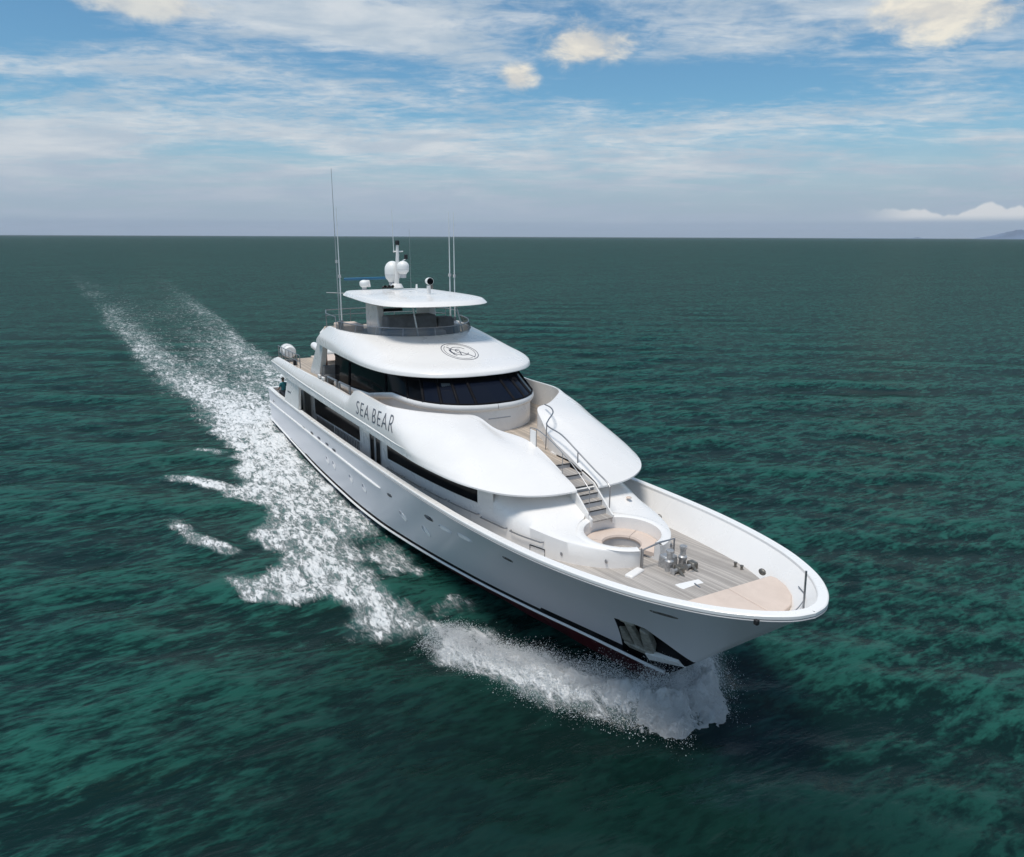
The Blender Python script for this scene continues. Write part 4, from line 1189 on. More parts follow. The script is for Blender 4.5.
# upper aft deck table and sofa seen through the lounge opening
tb_c = (11.6, -.6, 4.95)
tb = empty('deck_table', tb_c, 'tan topped table on the aft upper deck seen behind the slanted white pillar', 'table')
rel(MB().box((11.6, -.6, 5.68), (2.0, 1.3, .06)), tb_c).build('table_top', 'cushion', tb, bevel=.02)
rel(MB().lathe([(.3, 0), (.1, .08), (.07, .7)], (11.6, -.6, 4.95), 14), tb_c).build('pedestal', 'steel', tb)
sf_c = (12.9, -2.0, 5.0)
sf = empty('deck_sofa', sf_c, 'grey cushioned sofa in the shade below the flybridge, behind the aft pillar', 'sofa')
rel(MB().box((12.7, -2.1, 5.25), (1.5, .8, .42)), sf_c).build('seat', 'grey_cloth', sf, bevel=.06)
rel(MB().box((13.25, -2.1, 5.6), (.25, .8, .6)), sf_c).build('backrest', 'grey_cloth', sf, bevel=.06)
td.location = (4.9, -.55, 5.1); tb.location = (8.4, -1.95, 4.85); sf.location = (12.35, -2.75, 5.02)
MB().tube([(11.9, -2.85, 5.0), (11.9, -2.85, 7.1)], .05, 8).build('varnished_post', 'wood', yacht)

# ------------------------------------------------------------------ crew member standing at the stern (one skinned body)
def person(loc, rz, label):
    root = empty('person', loc, label, 'person')
    J = {'pel': (0, 0, .94), 'wst': (0, 0, 1.10), 'chs': (.02, 0, 1.34), 'nck': (.02, 0, 1.50), 'hd0': (.03, 0, 1.57), 'hd1': (.04, 0, 1.70),
         'lh': (0, .10, .90), 'lk': (.05, .11, .50), 'la': (-.02, .12, .09), 'lt': (.14, .13, .04), 'rh': (0, -.10, .90), 'rk': (.04, -.11, .50), 'ra': (-.03, -.12, .09), 'rtt': (.13, -.13, .04),
         'ls': (.01, .19, 1.42), 'le': (.05, .27, 1.16), 'lw': (.26, .24, 1.02), 'lf': (.34, .23, 1.00), 'rs': (.01, -.19, 1.42), 're': (.04, -.27, 1.15), 'rw': (.24, -.22, 1.00), 'rf': (.32, -.21, .98)}
    R = {'pel': .135, 'wst': .125, 'chs': .15, 'nck': .06, 'hd0': .075, 'hd1': .095, 'lh': .10, 'lk': .065, 'la': .045, 'lt': .04, 'rh': .10, 'rk': .065, 'ra': .045, 'rtt': .04,
         'ls': .075, 'le': .048, 'lw': .033, 'lf': .035, 'rs': .075, 're': .048, 'rw': .033, 'rf': .035}
    E = [('pel', 'wst'), ('wst', 'chs'), ('chs', 'nck'), ('nck', 'hd0'), ('hd0', 'hd1'), ('pel', 'lh'), ('lh', 'lk'), ('lk', 'la'), ('la', 'lt'), ('pel', 'rh'), ('rh', 'rk'), ('rk', 'ra'), ('ra', 'rtt'),
         ('chs', 'ls'), ('ls', 'le'), ('le', 'lw'), ('lw', 'lf'), ('chs', 'rs'), ('rs', 're'), ('re', 'rw'), ('rw', 'rf')]
    ks = list(J)
    J2 = [J[k] for k in ks]; R2 = [R[k] for k in ks]; E2 = [(ks.index(a), ks.index(b)) for a, b in E]
    for wk, fk, sg in (('lw', 'lf', 1), ('rw', 'rf', -1)):          # five fingers on each hand
        f0 = ks.index(fk); bx, by, bz = J[fk]
        for j, (dy, ln) in enumerate(((-.036, .075), (-.012, .088), (.012, .092), (.034, .082))):
            i = len(J2); J2 += [(bx+.03, by+dy, bz), (bx+.03+ln*.7, by+dy, bz-.02)]; R2 += [.010, .008]; E2 += [(f0, i), (i, i+1)]
        i = len(J2); J2 += [(bx-.02, by-sg*.05, bz-.01), (bx+.03, by-sg*.075, bz-.02)]; R2 += [.012, .009]; E2 += [(ks.index(wk), i), (i, i+1)]
    me = bpy.data.meshes.new('body'); me.from_pydata(J2, E2, [])
    ob = bpy.data.objects.new('body', me); COL.objects.link(ob)
    sm = ob.modifiers.new('skin', 'SKIN')
    sm.use_smooth_shade = True
    if not me.skin_vertices:
        bm = bmesh.new(); bm.from_mesh(me); lay = bm.verts.layers.skin.verify(); bm.to_mesh(me); bm.free()
    for v, r in zip(me.skin_vertices[0].data, R2): v.radius = (r, r)
    me.skin_vertices[0].data[0].use_root = True
    ob.modifiers.new('subdivide', 'SUBSURF').levels = 2
    dg = bpy.context.evaluated_depsgraph_get()
    m2 = bpy.data.meshes.new_from_object(ob.evaluated_get(dg))
    bpy.data.objects.remove(ob); bpy.data.meshes.remove(me)
    m2.name = 'body'
    for k in ('skin', 'teal_shirt', 'dark_cloth'): m2.materials.append(M[k])
    for p in m2.polygons:
        c = p.center
        p.material_index = 1 if (1.0 < c.z < 1.53 and not (abs(c.y) > .235 and c.z < 1.22)) and c.x < .2 else 2 if c.z <= 1.0 and c.x < .17 and abs(c.y) < .23 else 0
        p.use_smooth = True
    o = bpy.data.objects.new('body', m2); COL.objects.link(o); o.parent = root
    MB().ball((.025, 0, 1.735), .112, 14, sc=(1, .92, .85)).build('hair', 'hair', root)
    mb = MB(); mb.ball((.125, 0, 1.665), .018, 8, sc=(1.2, .8, 1.4)); mb.build('nose', 'skin', root)
    mb = MB()
    for s in (-1, 1): mb.ball((.112, s*.034, 1.69), .012, 8)
    mb.build('eyes', 'dark_cloth', root)
    root.rotation_euler = (0, 0, rz)
    return root
person((1.62, -3.12, 1.62), rad(200), 'crew member in a teal shirt standing in the cockpit at the stern')
# ------------------------------------------------------------------ the sea: one displaced sheet out to the horizon, foam where the hull works the water
rng = np.random.default_rng(7)
def axis_pts(c, h0, dense, far, g):
    p = [0.0]
    h = h0
    while p[-1] < far:
        if p[-1] > dense: h *= g
        p.append(p[-1]+h)
    p = np.array(p)
    return c+np.r_[-p[::-1][:-1], p]
AX = axis_pts(20.0, .25, 40, 26000, 1.034)
AY = axis_pts(-2.0, .25, 34, 26000, 1.034)
GX, GY = np.meshgrid(AX, AY, indexing='ij')
HX, HY = np.meshgrid(np.gradient(AX), np.gradient(AY), indexing='ij')
HM = np.maximum(HX, HY)
X0, Y0 = GX.ravel(), GY.ravel()
H = np.zeros_like(GX); DXs = np.zeros_like(GX); DYs = np.zeros_like(GX)
main = rad(151+8)
for k in range(64):
    lam = .9*(8.5/.9)**rng.random()
    th = main+rng.normal(0, .42)
    a = .0040*lam*(.45+.9*rng.random())
    if lam > 4.5: a *= .6
    kk = 2*math.pi/lam
    ph = kk*(GX*math.cos(th)+GY*math.sin(th))+rng.random()*6.283
    w = np.clip((lam/HM-2.6)/2.5, 0, 1)
    H += a*w*np.cos(ph)
    DXs -= .75*a*w*np.sin(ph)*math.cos(th); DYs -= .75*a*w*np.sin(ph)*math.sin(th)
wave = H.copy()
def sstep(x, a, b):
    q = np.clip((x-a)/(b-a), 0, 1); return q*q*(3-2*q)
def vnoise(x, y, seed, scale):
    """cheap smooth value noise on the plane"""
    r = np.random.default_rng(seed).random((97, 97))
    u, v = x/scale, y/scale
    i, j = np.floor(u).astype(int), np.floor(v).astype(int)
    fu, fv = u-i, v-j
    fu = fu*fu*(3-2*fu); fv = fv*fv*(3-2*fv)
    g = lambda a, b: r[a % 97, b % 97]
    return (g(i, j)*(1-fu)+g(i+1, j)*fu)*(1-fv)+(g(i, j+1)*(1-fu)+g(i+1, j+1)*fu)*fv
def fbm(x, y, seed, scale, n=4):
    o = 0; a = .5
    for k in range(n): o = o+a*vnoise(x+13*k, y-7*k, seed+k, scale/2**k); a *= .55
    return o/1.0
def polydist(x, y, pts):
    """distance to a polyline and arclength fraction of the nearest point"""
    P = np.array(pts, float); best = np.full(x.shape, 1e9); arc_ = np.zeros(x.shape); L = 0
    for a, b in zip(P[:-1], P[1:]):
        d = b-a; l = np.linalg.norm(d)
        q = np.clip(((x-a[0])*d[0]+(y-a[1])*d[1])/(l*l), 0, 1)
        dd = np.hypot(x-a[0]-q*d[0], y-a[1]-q*d[1])
        m = dd < best; best[m] = dd[m]; arc_[m] = L+q[m]*l; L += l
    return best, arc_, L
near = (np.abs(GX-20) < 60) & (np.abs(GY) < 40)
foam = np.zeros_like(GX)
# bow wave, both sides
BOW = [(35.9, -.1), (35.5, -.75), (34.5, -1.55), (33.2, -2.35), (31.8, -3.05), (30.3, -3.75), (28.6, -4.45)]
ridge_h = np.zeros_like(GX)
nz1 = fbm(GX, GY, 11, 2.6); nz2 = fbm(GX*.6, GY*.6, 21, 1.1)
for sg in (-1, 1):
    x, y = GX[near], GY[near]*(-sg)
    d, s, L = polydist(x, y, BOW)
    rad_ = np.interp(s, [0, 1.5, 4, 7, L], [.95, 1.15, 1.4, 1.4, .85])
    n_ = fbm(x, y, 5, .9, 3)
    f = sstep(rad_+.9*(n_-.5)-d, 0, .95)*np.interp(s, [0, 5, L], [1.25, 1.15, .75])
    foam[near] = np.maximum(foam[near], f)
    h = np.interp(s, [0, .8, 2.5, 5, L], [.55, .80, .62, .34, .10])*np.exp(-(d/np.interp(s, [0, L], [.62, .8]))**2)*(.35+1.25*n_)
    ridge_h[near] = np.maximum(ridge_h[near], h)
# wash along the sides
def band(x0, x1, xi, yin, yout, val, soft=.8, sg=-1, wob=1.6):
    global foam
    yy = -GY if sg < 0 else GY
    yi = np.interp(GX, xi, yin); yo = np.interp(GX, xi, yout)
    wobble = (nz1-.47)*wob
    m = sstep(yy-yi+wobble*.5, 0, soft)*sstep(yo-yy+wobble*2.2, 0, soft)*sstep(GX, x0, x0+3)*sstep(-GX, -x1, -x1+2.5)
    foam = np.maximum(foam, m*np.interp(GX, xi, val))
xi = [-6, 0, 5, 9, 13, 17, 20, 23, 25, 27, 29.5]
yin = [2.6, 2.9, 3.0, 3.0, 3.2, 3.6, 4.0, 4.2, 4.2, 4.0, 3.6]
yout = [7.4, 7.6, 8.0, 8.2, 7.9, 8.0, 8.8, 9.0, 8.0, 6.6, 5.4]
for sg in (-1, 1):
    band(-8, 30, xi, yin, yout, [.80, .86, .88, .86, .82, .74, .72, .78, .84, .80, .78], 1.1, sg)
    band(20, 29.5, [20, 24, 27, 29.5], [2.7, 2.7, 2.4, 2.2], [4.2, 4.2, 3.9, 3.4], [.60, .58, .56, .54], .7, sg, 2.6)
    band(-2, 22, [-2, 8, 22], [3.3, 3.4, 2.7], [5.0, 5.2, 5.0], [1.0, .92, .68], .6, sg, .6)
# wake astern, drifting to starboard with the turn
ax = -GX
st_out = np.interp(ax, [-4, 3, 20, 55, 115, 190, 400, 900], [6.6, 7.2, 10.0, 13, 17, 22.5, 36, 70])
pt_out = np.interp(ax, [-4, 0, 15, 34, 53, 135, 250, 900], [3.0, 3.6, 3.0, 2.0, 2.4, 2.6, 3.0, -20])
mid_ = (st_out-pt_out)/2
yy = -GY
wob = (fbm(GX*.35, GY, 31, 4.0)-.47)*3.2
inside = sstep(yy+pt_out+wob, -1.2, 1.5)*sstep(st_out-yy+wob, -1.2, 1.5)*sstep(ax, -2.5, 2.0)
edge = np.exp(-((yy-st_out+2.2)/np.interp(ax, [0, 60, 200], [2.2, 2.4, 4]))**2)+.75*np.exp(-((yy+pt_out-1.6)/np.interp(ax, [0, 60, 200], [1.8, 2.0, 3.5]))**2)
core = np.interp(ax, [0, 8, 25, 60, 130, 260, 500], [.84, .62, .34, .19, .10, .03, 0])
edg = np.interp(ax, [0, 10, 40, 110, 200, 400], [.26, .26, .20, .12, .05, 0])
brk = .25+1.55*fbm(GX*.16, GY*.8, 33, 2.6)
foam = np.maximum(foam, inside*(core+edg*np.clip(edge, 0, 1))*np.where(ax < 12, 1, 1+(brk-1)*np.clip((ax-12)/15, 0, 1)))
# breaking crests of the diverging waves
for pts, w_, v_ in (([(8.6, -10.6), (9.7, -9.4), (11.2, -8.5), (12.8, -7.9)], .40, .95), ([(14.8, -11.0), (16.6, -10.5), (18.4, -10.1), (19.9, -9.0)], .32, .62), ([(18.0, -10.1), (18.9, -9.7), (19.8, -9.1)], .35, .85),
                    ([(4.0, -8.6), (5.4, -7.6)], .35, .7), ([(22.0, -9.4), (24.2, -9.0), (25.4, -7.4)], .30, .75)):
    d, s, L = polydist(GX[near], GY[near], pts)
    n_ = fbm(GX[near], GY[near], 15, .8, 3)
    f = sstep(w_*1.6+.5*(n_-.5)-d, 0, .35)*v_*np.sin(np.clip((s+.25)/(L+.5), 0, 1)*math.pi)**.5
    foam[near] = np.maximum(foam[near], f)
    H[near] += .16*np.exp(-(d/.7)**2)*np.sin(np.clip((s+.25)/(L+.5), 0, 1)*math.pi)
# keep the hull's own footprint clean, lift the foam a little, add the bow ridges and churn
calm = 1-.55*np.clip(foam, 0, 1)
H = H*calm+ridge_h+np.clip(foam, 0, 1)*(.22*(nz2-.45)+.10*(fbm(GX, GY, 41, .8, 3)-.45))*np.clip(1.2-HM, 0, 1)
# diverging wave fronts rolling away from the bow
for sg in (-1, 1):
    yy = GY*sg
    for k_, (x0_, amp) in enumerate(((31, .04), (24, .05), (16, .05), (8, .04))):
        d = (yy-4.5)*math.cos(.38)-(x0_-GX)*math.sin(.38)
        l = (x0_-GX)*math.cos(.38)+(yy-4.5)*math.sin(.38)
        H += amp*np.exp(-(d/1.3)**2)*sstep(l, 0, 4)*np.exp(-np.clip(l, 0, None)/14)
GX2, GY2 = GX+DXs*calm, GY+DYs*calm
n, m = GX.shape
co = np.stack([GX2.ravel(), GY2.ravel(), H.ravel()], 1).astype(np.float32)
ii = (np.arange(n-1)[:, None]*m+np.arange(m-1)[None, :]).ravel()
faces = np.stack([ii, ii+m, ii+m+1, ii+1], 1).astype(np.int32)
sea_me = bpy.data.meshes.new('sea')
sea_me.vertices.add(len(co)); sea_me.vertices.foreach_set('co', co.ravel())
sea_me.loops.add(faces.size); sea_me.loops.foreach_set('vertex_index', faces.ravel())
sea_me.polygons.add(len(faces)); sea_me.polygons.foreach_set('loop_start', np.arange(0, faces.size, 4, dtype=np.int32))
sea_me.polygons.foreach_set('use_smooth', np.ones(len(faces), bool))
sea_me.update(calc_edges=True)
for nm, arr in (('foam', foam), ('swell', wave)):
    at = sea_me.attributes.new(nm, 'FLOAT', 'POINT'); at.data.foreach_set('value', arr.ravel().astype(np.float32))
sea = bpy.data.objects.new('sea', sea_me); COL.objects.link(sea)
tag(sea, 'dark teal green open sea with small wind waves and a white foaming wake', 'sea', kind='structure')

sm_ = bpy.data.materials.new('sea_water'); sm_.use_nodes = True
t = NT(sm_.node_tree)
pos = t.n('ShaderNodeNewGeometry').outputs['Position']
fo = t.n('ShaderNodeAttribute', attribute_name='foam').outputs['Fac']
sw = t.n('ShaderNodeAttribute', attribute_name='swell').outputs['Fac']
cr_rot = (0, 0, -main)
pv = t.mapping(pos, scale=(1.0, .42, 1.0), rot=cr_rot)
pv2 = t.mapping(pos, scale=(1.0, .55, 1.0), rot=(0, 0, -main+.45))
pw = t.mapping(pos, scale=(1.0, .30, 1.0), rot=cr_rot)
b_far = t.noise(pw, .10, 4, .6, .4)
b_med = t.noise(pw, .70, 4, .6, .5)
b_sml = t.noise(t.mapping(pos, scale=(1.0, .34, 1.0), rot=(0, 0, -main+.28)), 2.3, 4, .6, .4)
b_rip = t.noise(t.mapping(pos, scale=(1.0, .38, 1.0), rot=(0, 0, -main-.30)), 6.5, 3, .6, .3)
rdg = t.m('SUBTRACT', 1.0, t.m('ABSOLUTE', t.m('SUBTRACT', t.m('MULTIPLY', t.noise(t.mapping(pos, scale=(1.0, .30, 1.0), rot=(0, 0, -main+.1)), 1.25, 3, .55, .35), 2.0), 1.0)))
b_crs = t.ss(rdg, .90, 1.0)                  # thin broken crest lines
# water body: greener and paler where the crests thin out, slow patches of turbidity
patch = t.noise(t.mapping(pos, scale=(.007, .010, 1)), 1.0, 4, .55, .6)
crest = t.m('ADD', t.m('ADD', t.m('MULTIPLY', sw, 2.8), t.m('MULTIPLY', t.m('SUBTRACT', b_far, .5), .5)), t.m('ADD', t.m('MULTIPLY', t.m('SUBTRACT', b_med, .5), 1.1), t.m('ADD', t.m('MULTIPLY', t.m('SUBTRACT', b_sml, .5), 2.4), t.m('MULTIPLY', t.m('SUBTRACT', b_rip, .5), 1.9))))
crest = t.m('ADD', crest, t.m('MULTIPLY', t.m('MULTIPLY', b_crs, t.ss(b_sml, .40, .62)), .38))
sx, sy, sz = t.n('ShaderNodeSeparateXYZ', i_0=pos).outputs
# shaded water ahead of the bow, painted into the colour as a soft dark ellipse
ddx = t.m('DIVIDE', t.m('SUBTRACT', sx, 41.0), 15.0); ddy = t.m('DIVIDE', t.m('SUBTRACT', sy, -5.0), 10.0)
shade_patch = t.m('ADD', t.m('SQRT', t.m('ADD', t.m('MULTIPLY', ddx, ddx), t.m('MULTIPLY', ddy, ddy))), t.m('MULTIPLY', t.m('SUBTRACT', patch, .5), .9))
shade_patch = t.ss(shade_patch, 1.25, .35)
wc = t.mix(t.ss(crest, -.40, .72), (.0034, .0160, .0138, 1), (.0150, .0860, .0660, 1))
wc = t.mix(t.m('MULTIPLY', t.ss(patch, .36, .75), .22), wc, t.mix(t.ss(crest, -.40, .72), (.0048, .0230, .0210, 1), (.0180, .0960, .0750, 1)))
wc = t.mix(t.m('MULTIPLY', shade_patch, .85), wc, (.0028, .0125, .0112, 1))
# aerated water around the foam
wc = t.mix(t.m('MULTIPLY', t.ss(fo, .04, .75), .50), wc, (.055, .145, .138, 1))
# foam lace
fp = t.mapping(pos, scale=(.36, 1.0, 1.0), rot=(0, 0, rad(9)))
f1 = t.noise(fp, 1.7, 9, .70, .7)
f2 = t.noise(fp, 5.5, 8, .7, .9)
vo = t.n('ShaderNodeTexVoronoi', feature='DISTANCE_TO_EDGE', i_Scale=3.0)
t.plug(t.n('ShaderNodeVectorMath', operation='ADD', i_0=fp, i_1=t.n('ShaderNodeVectorMath', operation='SCALE', i_0=t.n('ShaderNodeTexNoise', i_Vector=fp, i_Scale=2.4, i_Detail=4.0).outputs['Color'], i_Scale=.9).outputs[0]).outputs[0], vo.inputs['Vector'])
lace = t.ss(vo.outputs['Distance'], .22, .0)
pattern = t.m('ADD', t.m('ADD', t.m('MULTIPLY', f1, 1.05), t.m('MULTIPLY', f2, .85)), t.m('MULTIPLY', lace, .10))
raw = t.m('ADD', t.m('MULTIPLY', fo, 1.0), t.m('SUBTRACT', t.m('MULTIPLY', pattern, 2.0), 1.93))
ff = t.m('MULTIPLY', t.ss(raw, .42, .98), t.ss(fo, .03, .20))
soft = t.m('MULTIPLY', t.ss(raw, .15, .75), t.m('MULTIPLY', t.ss(fo, .05, .5), .28))
ff = t.m('MAXIMUM', ff, soft)
col = t.mix(ff, wc, t.mix(t.ss(f2, .34, .62), (.56, .60, .61, 1), (.80, .81, .81, 1)))
hgt = t.m('ADD', t.m('ADD', t.m('MULTIPLY', b_med, .13), t.m('MULTIPLY', b_sml, .045)), t.m('ADD', t.m('MULTIPLY', b_rip, .011), t.m('MULTIPLY', b_far, .25)))
hgt = t.m('ADD', hgt, t.m('MULTIPLY', ff, t.m('MULTIPLY', f2, .10)))
bmp = t.n('ShaderNodeBump', i_Strength=1.0, i_Distance=1.0, i_Height=hgt)
dif = t.n('ShaderNodeBsdfDiffuse', i_Color=col, i_Normal=bmp)
glo = t.n('ShaderNodeBsdfGlossy', i_Roughness=.13, i_Normal=bmp)
fr_ = t.n('ShaderNodeFresnel', i_IOR=1.33, i_Normal=bmp).outputs[0]
# a wind-roughened sea never turns into a full mirror at a glancing angle: its facets face the viewer
fre = t.m('MULTIPLY', t.m('DIVIDE', fr_, t.m('ADD', 1.0, t.m('MULTIPLY', fr_, 6.2))), t.m('SUBTRACT', 1.0, t.m('MULTIPLY', ff, .9)))
p = t.n('ShaderNodeMixShader', i_0=fre)
t.t.links.new(dif.outputs[0], p.inputs[1]); t.t.links.new(glo.outputs[0], p.inputs[2])
o_ = t.n('ShaderNodeOutputMaterial')
t.t.links.new(p.outputs[0], o_.inputs[0])
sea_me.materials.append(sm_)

# ------------------------------------------------------------------ the breaking bow wave itself: a churned sheet of solid foam rolling off each bow
BW = np.array([(36.02, 0), (36.0, -.40), (35.72, -.85)]+BOW[2:]); BL = np.r_[0, np.cumsum(np.linalg.norm(np.diff(BW, axis=0), axis=1))]
def bow_wave():
    mb = MB()
    for sg in (-1, 1):
        S = np.linspace(0, BL[-1], 190); Tq = np.linspace(-1, 1, 64)
        SS, TT = np.meshgrid(S, Tq, indexing='ij')
        cx = np.interp(SS, BL, BW[:, 0]); cy = np.interp(SS, BL, BW[:, 1])
        k = .35
        tx = np.interp(np.minimum(SS+k, BL[-1]), BL, BW[:, 0])-np.interp(np.maximum(SS-k, 0), BL, BW[:, 0]); ty = np.interp(np.minimum(SS+k, BL[-1]), BL, BW[:, 1])-np.interp(np.maximum(SS-k, 0), BL, BW[:, 1])
        l = np.hypot(tx, ty); ox, oy = -ty/l, tx/l; oy = np.where(SS < .03, 0, oy)                     # outward = right-hand side of the way aft on starboard
        flip = np.where(oy > 1e-6, -1, np.where(oy < -1e-6, 1, np.sign(ox))); ox, oy = ox*flip, oy*flip
        w = np.interp(SS, [0, 1, 3, 6, BL[-1]], [.60, .68, .88, 1.05, .6])
        lob = fbm(SS*1.0+50, SS*0+9, 81, 1.3, 3)-.47
        off = TT*np.where(TT > 0, w*(1+.5*lob), .95)+.10
        px_, py_ = cx+ox*off, cy+oy*off
        H0 = np.interp(SS, [0, .5, 1.5, 3.5, 6, BL[-1]], [.62, .85, .80, .55, .30, .06])
        prof = np.where(TT < 0, np.exp(-(TT/.62)**2), (1-np.clip(TT, 0, 1))**1.15*.85+.15*np.exp(-(TT/.4)**2))
        streak = fbm(SS*4.2+30, TT*1.1+5, 91, 1.0, 4)-.45                # falling sheets
        lump = fbm(px_*2.4, py_*2.4, 95, 1.0, 4)-.45
        fine = fbm(px_*9, py_*9, 99, 1.0, 3)-.45
        z = H0*prof*(1+.9*lump+.55*streak)+(.20*lump+.17*fine)*np.clip(H0*2, .25, 1)-.10-.35*np.clip(np.abs(TT)-.72, 0, 1)**1.0*2.2+.25*lump*np.clip(np.abs(TT)-.5, 0, 1)
        z = z-.5*sstep(SS, BL[-1]-1.2, BL[-1])
        px_ = px_+ox*(.30*streak+.12*fine); py_ = py_+oy*(.30*streak+.12*fine)
        z = z+(.55*fine+.35*lump)*np.clip(TT-.45, 0, 1)-.05*np.clip(TT-.5, 0, 1)
        hy = yc(np.minimum(px_, XS0))
        py_ = np.where((px_ < XS0) & (py_ > -hy-.02) & (SS > .5), -hy-.02, np.minimum(py_, .0))
        mb.grid([[(px_[i, j], py_[i, j]*(-sg), z[i, j]) for j in range(len(Tq))] for i in range(len(S))])
    return mb
fm_ = bpy.data.materials.new('churned_foam'); fm_.use_nodes = True
t = NT(fm_.node_tree)
pos_ = t.n('ShaderNodeNewGeometry').outputs['Position']
na = t.noise(pos_, 3.0, 8, .65, .6); nb_ = t.noise(pos_, 14.0, 5, .6, .3)
d_ = t.n('ShaderNodeBsdfDiffuse', i_Color=t.mix(t.ss(na, .35, .6), (.86, .88, .89, 1), (.97, .97, .97, 1)))
t.plug(t.n('ShaderNodeBump', i_Strength=1.0, i_Distance=.22, i_Height=t.m('ADD', na, t.m('MULTIPLY', nb_, .35))), d_.inputs['Normal'])
tl_ = t.n('ShaderNodeBsdfTranslucent', i_Color=(.97, .98, .98, 1))
x_ = t.n('ShaderNodeMixShader', i_0=.5); t.t.links.new(d_.outputs[0], x_.inputs[1]); t.t.links.new(tl_.outputs[0], x_.inputs[2])
o_ = t.n('ShaderNodeOutputMaterial'); t.t.links.new(x_.outputs[0], o_.inputs[0])
bw_o = bow_wave().build('bow_wave', fm_, None, smooth=180, merge=2e-3, recalc=True)
tag(bw_o, 'white breaking bow wave rolling off both sides of the bow', 'bow wave', kind='stuff')

# ------------------------------------------------------------------ spray thrown up by the bow: thousands of droplets and clots over the ridge
spray_m = bpy.data.materials.new('spray_foam'); spray_m.use_nodes = True
t = NT(spray_m.node_tree)
d_ = t.n('ShaderNodeBsdfDiffuse', i_Color=(.9, .91, .92, 1)); tl_ = t.n('ShaderNodeBsdfTranslucent', i_Color=(.9, .91, .92, 1))
x_ = t.n('ShaderNodeMixShader', i_0=.5); t.t.links.new(d_.outputs[0], x_.inputs[1]); t.t.links.new(tl_.outputs[0], x_.inputs[2])
o_ = t.n('ShaderNodeOutputMaterial'); t.t.links.new(x_.outputs[0], o_.inputs[0])
M['spray'] = spray_m
rs = np.random.default_rng(3)
ico = bmesh.new(); bmesh.ops.create_cone(ico, segments=4, radius1=1, radius2=0, depth=1.4, cap_ends=True); bmesh.ops.triangulate(ico, faces=ico.faces)
iv = np.array([v.co[:] for v in ico.verts]); ifc = np.array([[v.index for v in f.verts] for f in ico.faces]); ico.free()
BP = np.array(BOW)
seg = np.linalg.norm(np.diff(BP, axis=0), axis=1); cum_ = np.r_[0, np.cumsum(seg)]
NSP = 95000
vs, fs, off = [], [], 0
for sg in (-1, 1):
    nn = NSP if sg < 0 else NSP//3
    s = cum_[-1]*rs.random(nn)**1.7*.92
    px_ = np.interp(s, cum_, BP[:, 0]); py_ = np.interp(s, cum_, BP[:, 1])
    tx = np.interp(s+.2, cum_, BP[:, 0])-np.interp(s-.2, cum_, BP[:, 0]); ty = np.interp(s+.2, cum_, BP[:, 1])-np.interp(s-.2, cum_, BP[:, 1])
    l = np.hypot(tx, ty)+1e-9; nx, ny = ty/l, -tx/l                      # outward, away from the hull
    sgn = np.where(ny*1.0+nx*.6 < .0, 1, -1); nx, ny = nx*sgn, ny*sgn
    top_h = np.interp(s, [0, .8, 3, 5, cum_[-1]], [.75, .95, .75, .45, .16])
    clump = fbm(px_*1.0+20, py_+20, 61, .5, 3)
    o = rs.normal(.12, .42, nn)
    fr = rs.random(nn) < .18
    o = np.where(fr, np.interp(s, [0, 1, 3, 6, cum_[-1]], [.60, .68, .88, 1.05, .6])*.9+rs.normal(0, .16, nn), o)
    z = top_h*np.abs(rs.normal(0, .42, nn))*(.4+1.5*clump**1.5)*np.exp(-(o/1.2)**2)+.12*np.exp(-(o/1.0)**2)+np.interp(s, [0, 3, cum_[-1]], [.30, .25, .06])*np.exp(-(o/.8)**2)
    z = np.where(fr, .02+np.abs(rs.normal(0, .07, nn)), z)
    r = .0035+.010*rs.random(nn)**5
    P3 = np.stack([px_+nx*o+rs.normal(0, .10, nn), (py_+ny*o+rs.normal(0, .10, nn)), z], 1)
    keep = np.ones(nn, bool)
    keep = ~((P3[:, 0] < 35.2) & (np.abs(P3[:, 1]) < yc(P3[:, 0])+.03))
    P3 = P3[keep]; r = r[keep]
    P3[:, 1] *= -sg
    sc = r[:, None]*(1+.8*rs.random((len(r), 3)))
    V3 = (iv[None]*sc[:, None, :]+P3[:, None, :]).reshape(-1, 3)
    vs.append(V3); fs.append((ifc[None]+(np.arange(len(r))*len(iv))[:, None, None]).reshape(-1, 3)+off); off += len(V3)
vs = np.vstack(vs); fs = np.vstack(fs)
sp_me = bpy.data.meshes.new('bow_spray')
sp_me.vertices.add(len(vs)); sp_me.vertices.foreach_set('co', vs.astype(np.float32).ravel())
sp_me.loops.add(fs.size); sp_me.loops.foreach_set('vertex_index', fs.astype(np.int32).ravel())
sp_me.polygons.add(len(fs)); sp_me.polygons.foreach_set('loop_start', np.arange(0, fs.size, 3, dtype=np.int32))
sp_me.polygons.foreach_set('use_smooth', np.ones(len(fs), bool)); sp_me.update(calc_edges=True); sp_me.materials.append(spray_m)
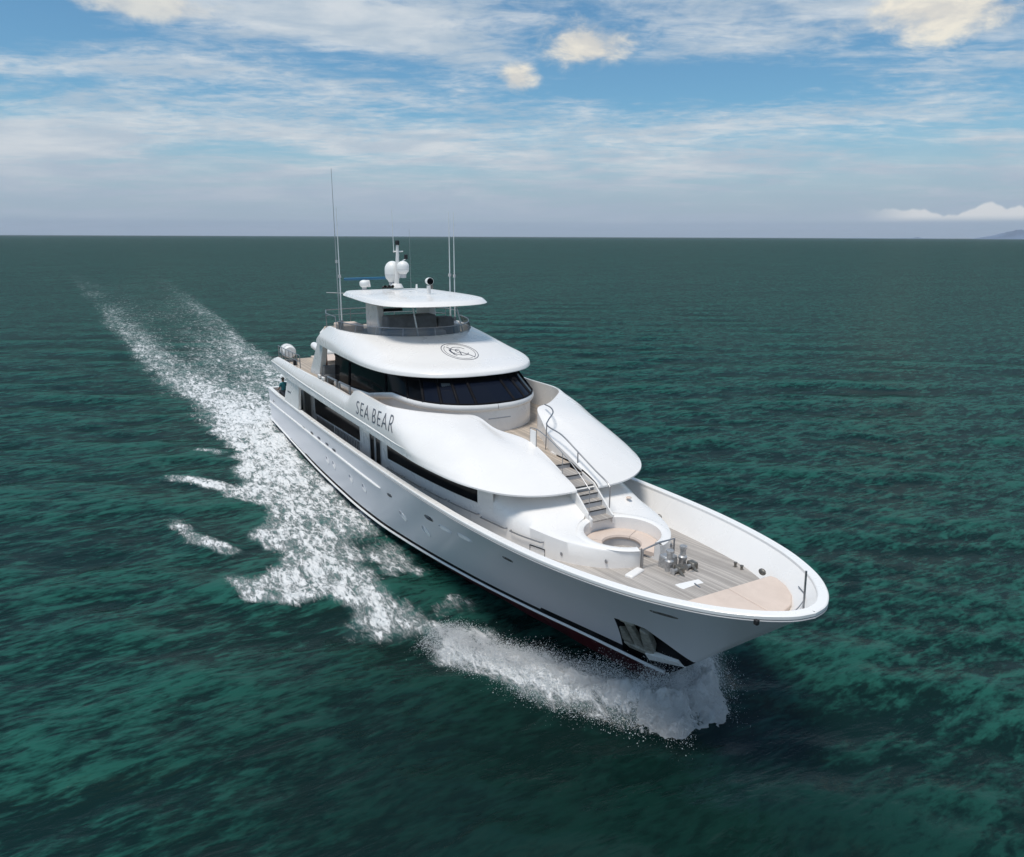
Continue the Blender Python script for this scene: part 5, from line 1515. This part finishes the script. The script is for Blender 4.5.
sp = bpy.data.objects.new('bow_spray', sp_me); COL.objects.link(sp)
tag(sp, 'white spray and froth thrown up around the foot of the bow', 'spray', kind='stuff')

# ------------------------------------------------------------------ far coast low on the right of the horizon
hill_m = principled('hazy_hills', (.11, .16, .24), .9, var=.2, vscale=.002)  # distance haze mixed into the base colour of the hills
M['hills'] = hill_m
def bearing(az_deg, dist):
    a = YAW-rad(az_deg)
    return CAMPOS.x+dist*math.cos(a), CAMPOS.y+dist*math.sin(a)
def coast(name, az0, az1, dist, peaks, label):
    n_ = 60
    rows = []
    for k in (0, .5, 1, 1.6):
        r = []
        for a in np.linspace(az0, az1, n_):
            x, y = bearing(a, dist+700*k)
            h = np.interp(a, [p_[0] for p_ in peaks], [p_[1] for p_ in peaks])*(.85+.3*fbm(np.array([a*40.]), np.array([k*3.]), 71, 9, 4)[0])
            r.append((x, y, -3 if k in (0, 1.6) else h*(.6 if k == .5 else 1)))
        rows.append(r)
    o = MB().grid(rows).build(name, 'hills', None, smooth=60)
    return tag(o, label, 'hills', kind='structure')
coast('hills', 31.6, 38.0, 14500, [(31.6, 0), (32.1, 26), (32.8, 60), (34, 150), (36, 120), (38, 60)], 'faint blue headland low on the horizon at the right')
coast('hills', 23.5, 30.9, 16500, [(23.5, 0), (25, 12), (26.2, 4), (28.2, 10), (28.5, 34), (28.8, 8), (30.9, 0)], 'thin faint strip of far coast left of the headland')

# ------------------------------------------------------------------ thin sea haze: one even volume round everything
hz_m = bpy.data.materials.new('sea_haze'); hz_m.use_nodes = True
t = NT(hz_m.node_tree)
pvn = t.n('ShaderNodeVolumePrincipled')
pvn.inputs['Color'].default_value = (.80, .88, 1.0, 1)
pvn.inputs['Density'].default_value = 2.6e-5
o_ = t.n('ShaderNodeOutputMaterial'); t.t.links.new(pvn.outputs[0], o_.inputs['Volume'])
hz_b = MB().box((0, 0, 115), (51000, 51000, 240)).build('haze', hz_m, None, smooth=0)
tag(hz_b, 'thin bluish sea haze over the water towards the horizon', 'haze', kind='stuff')
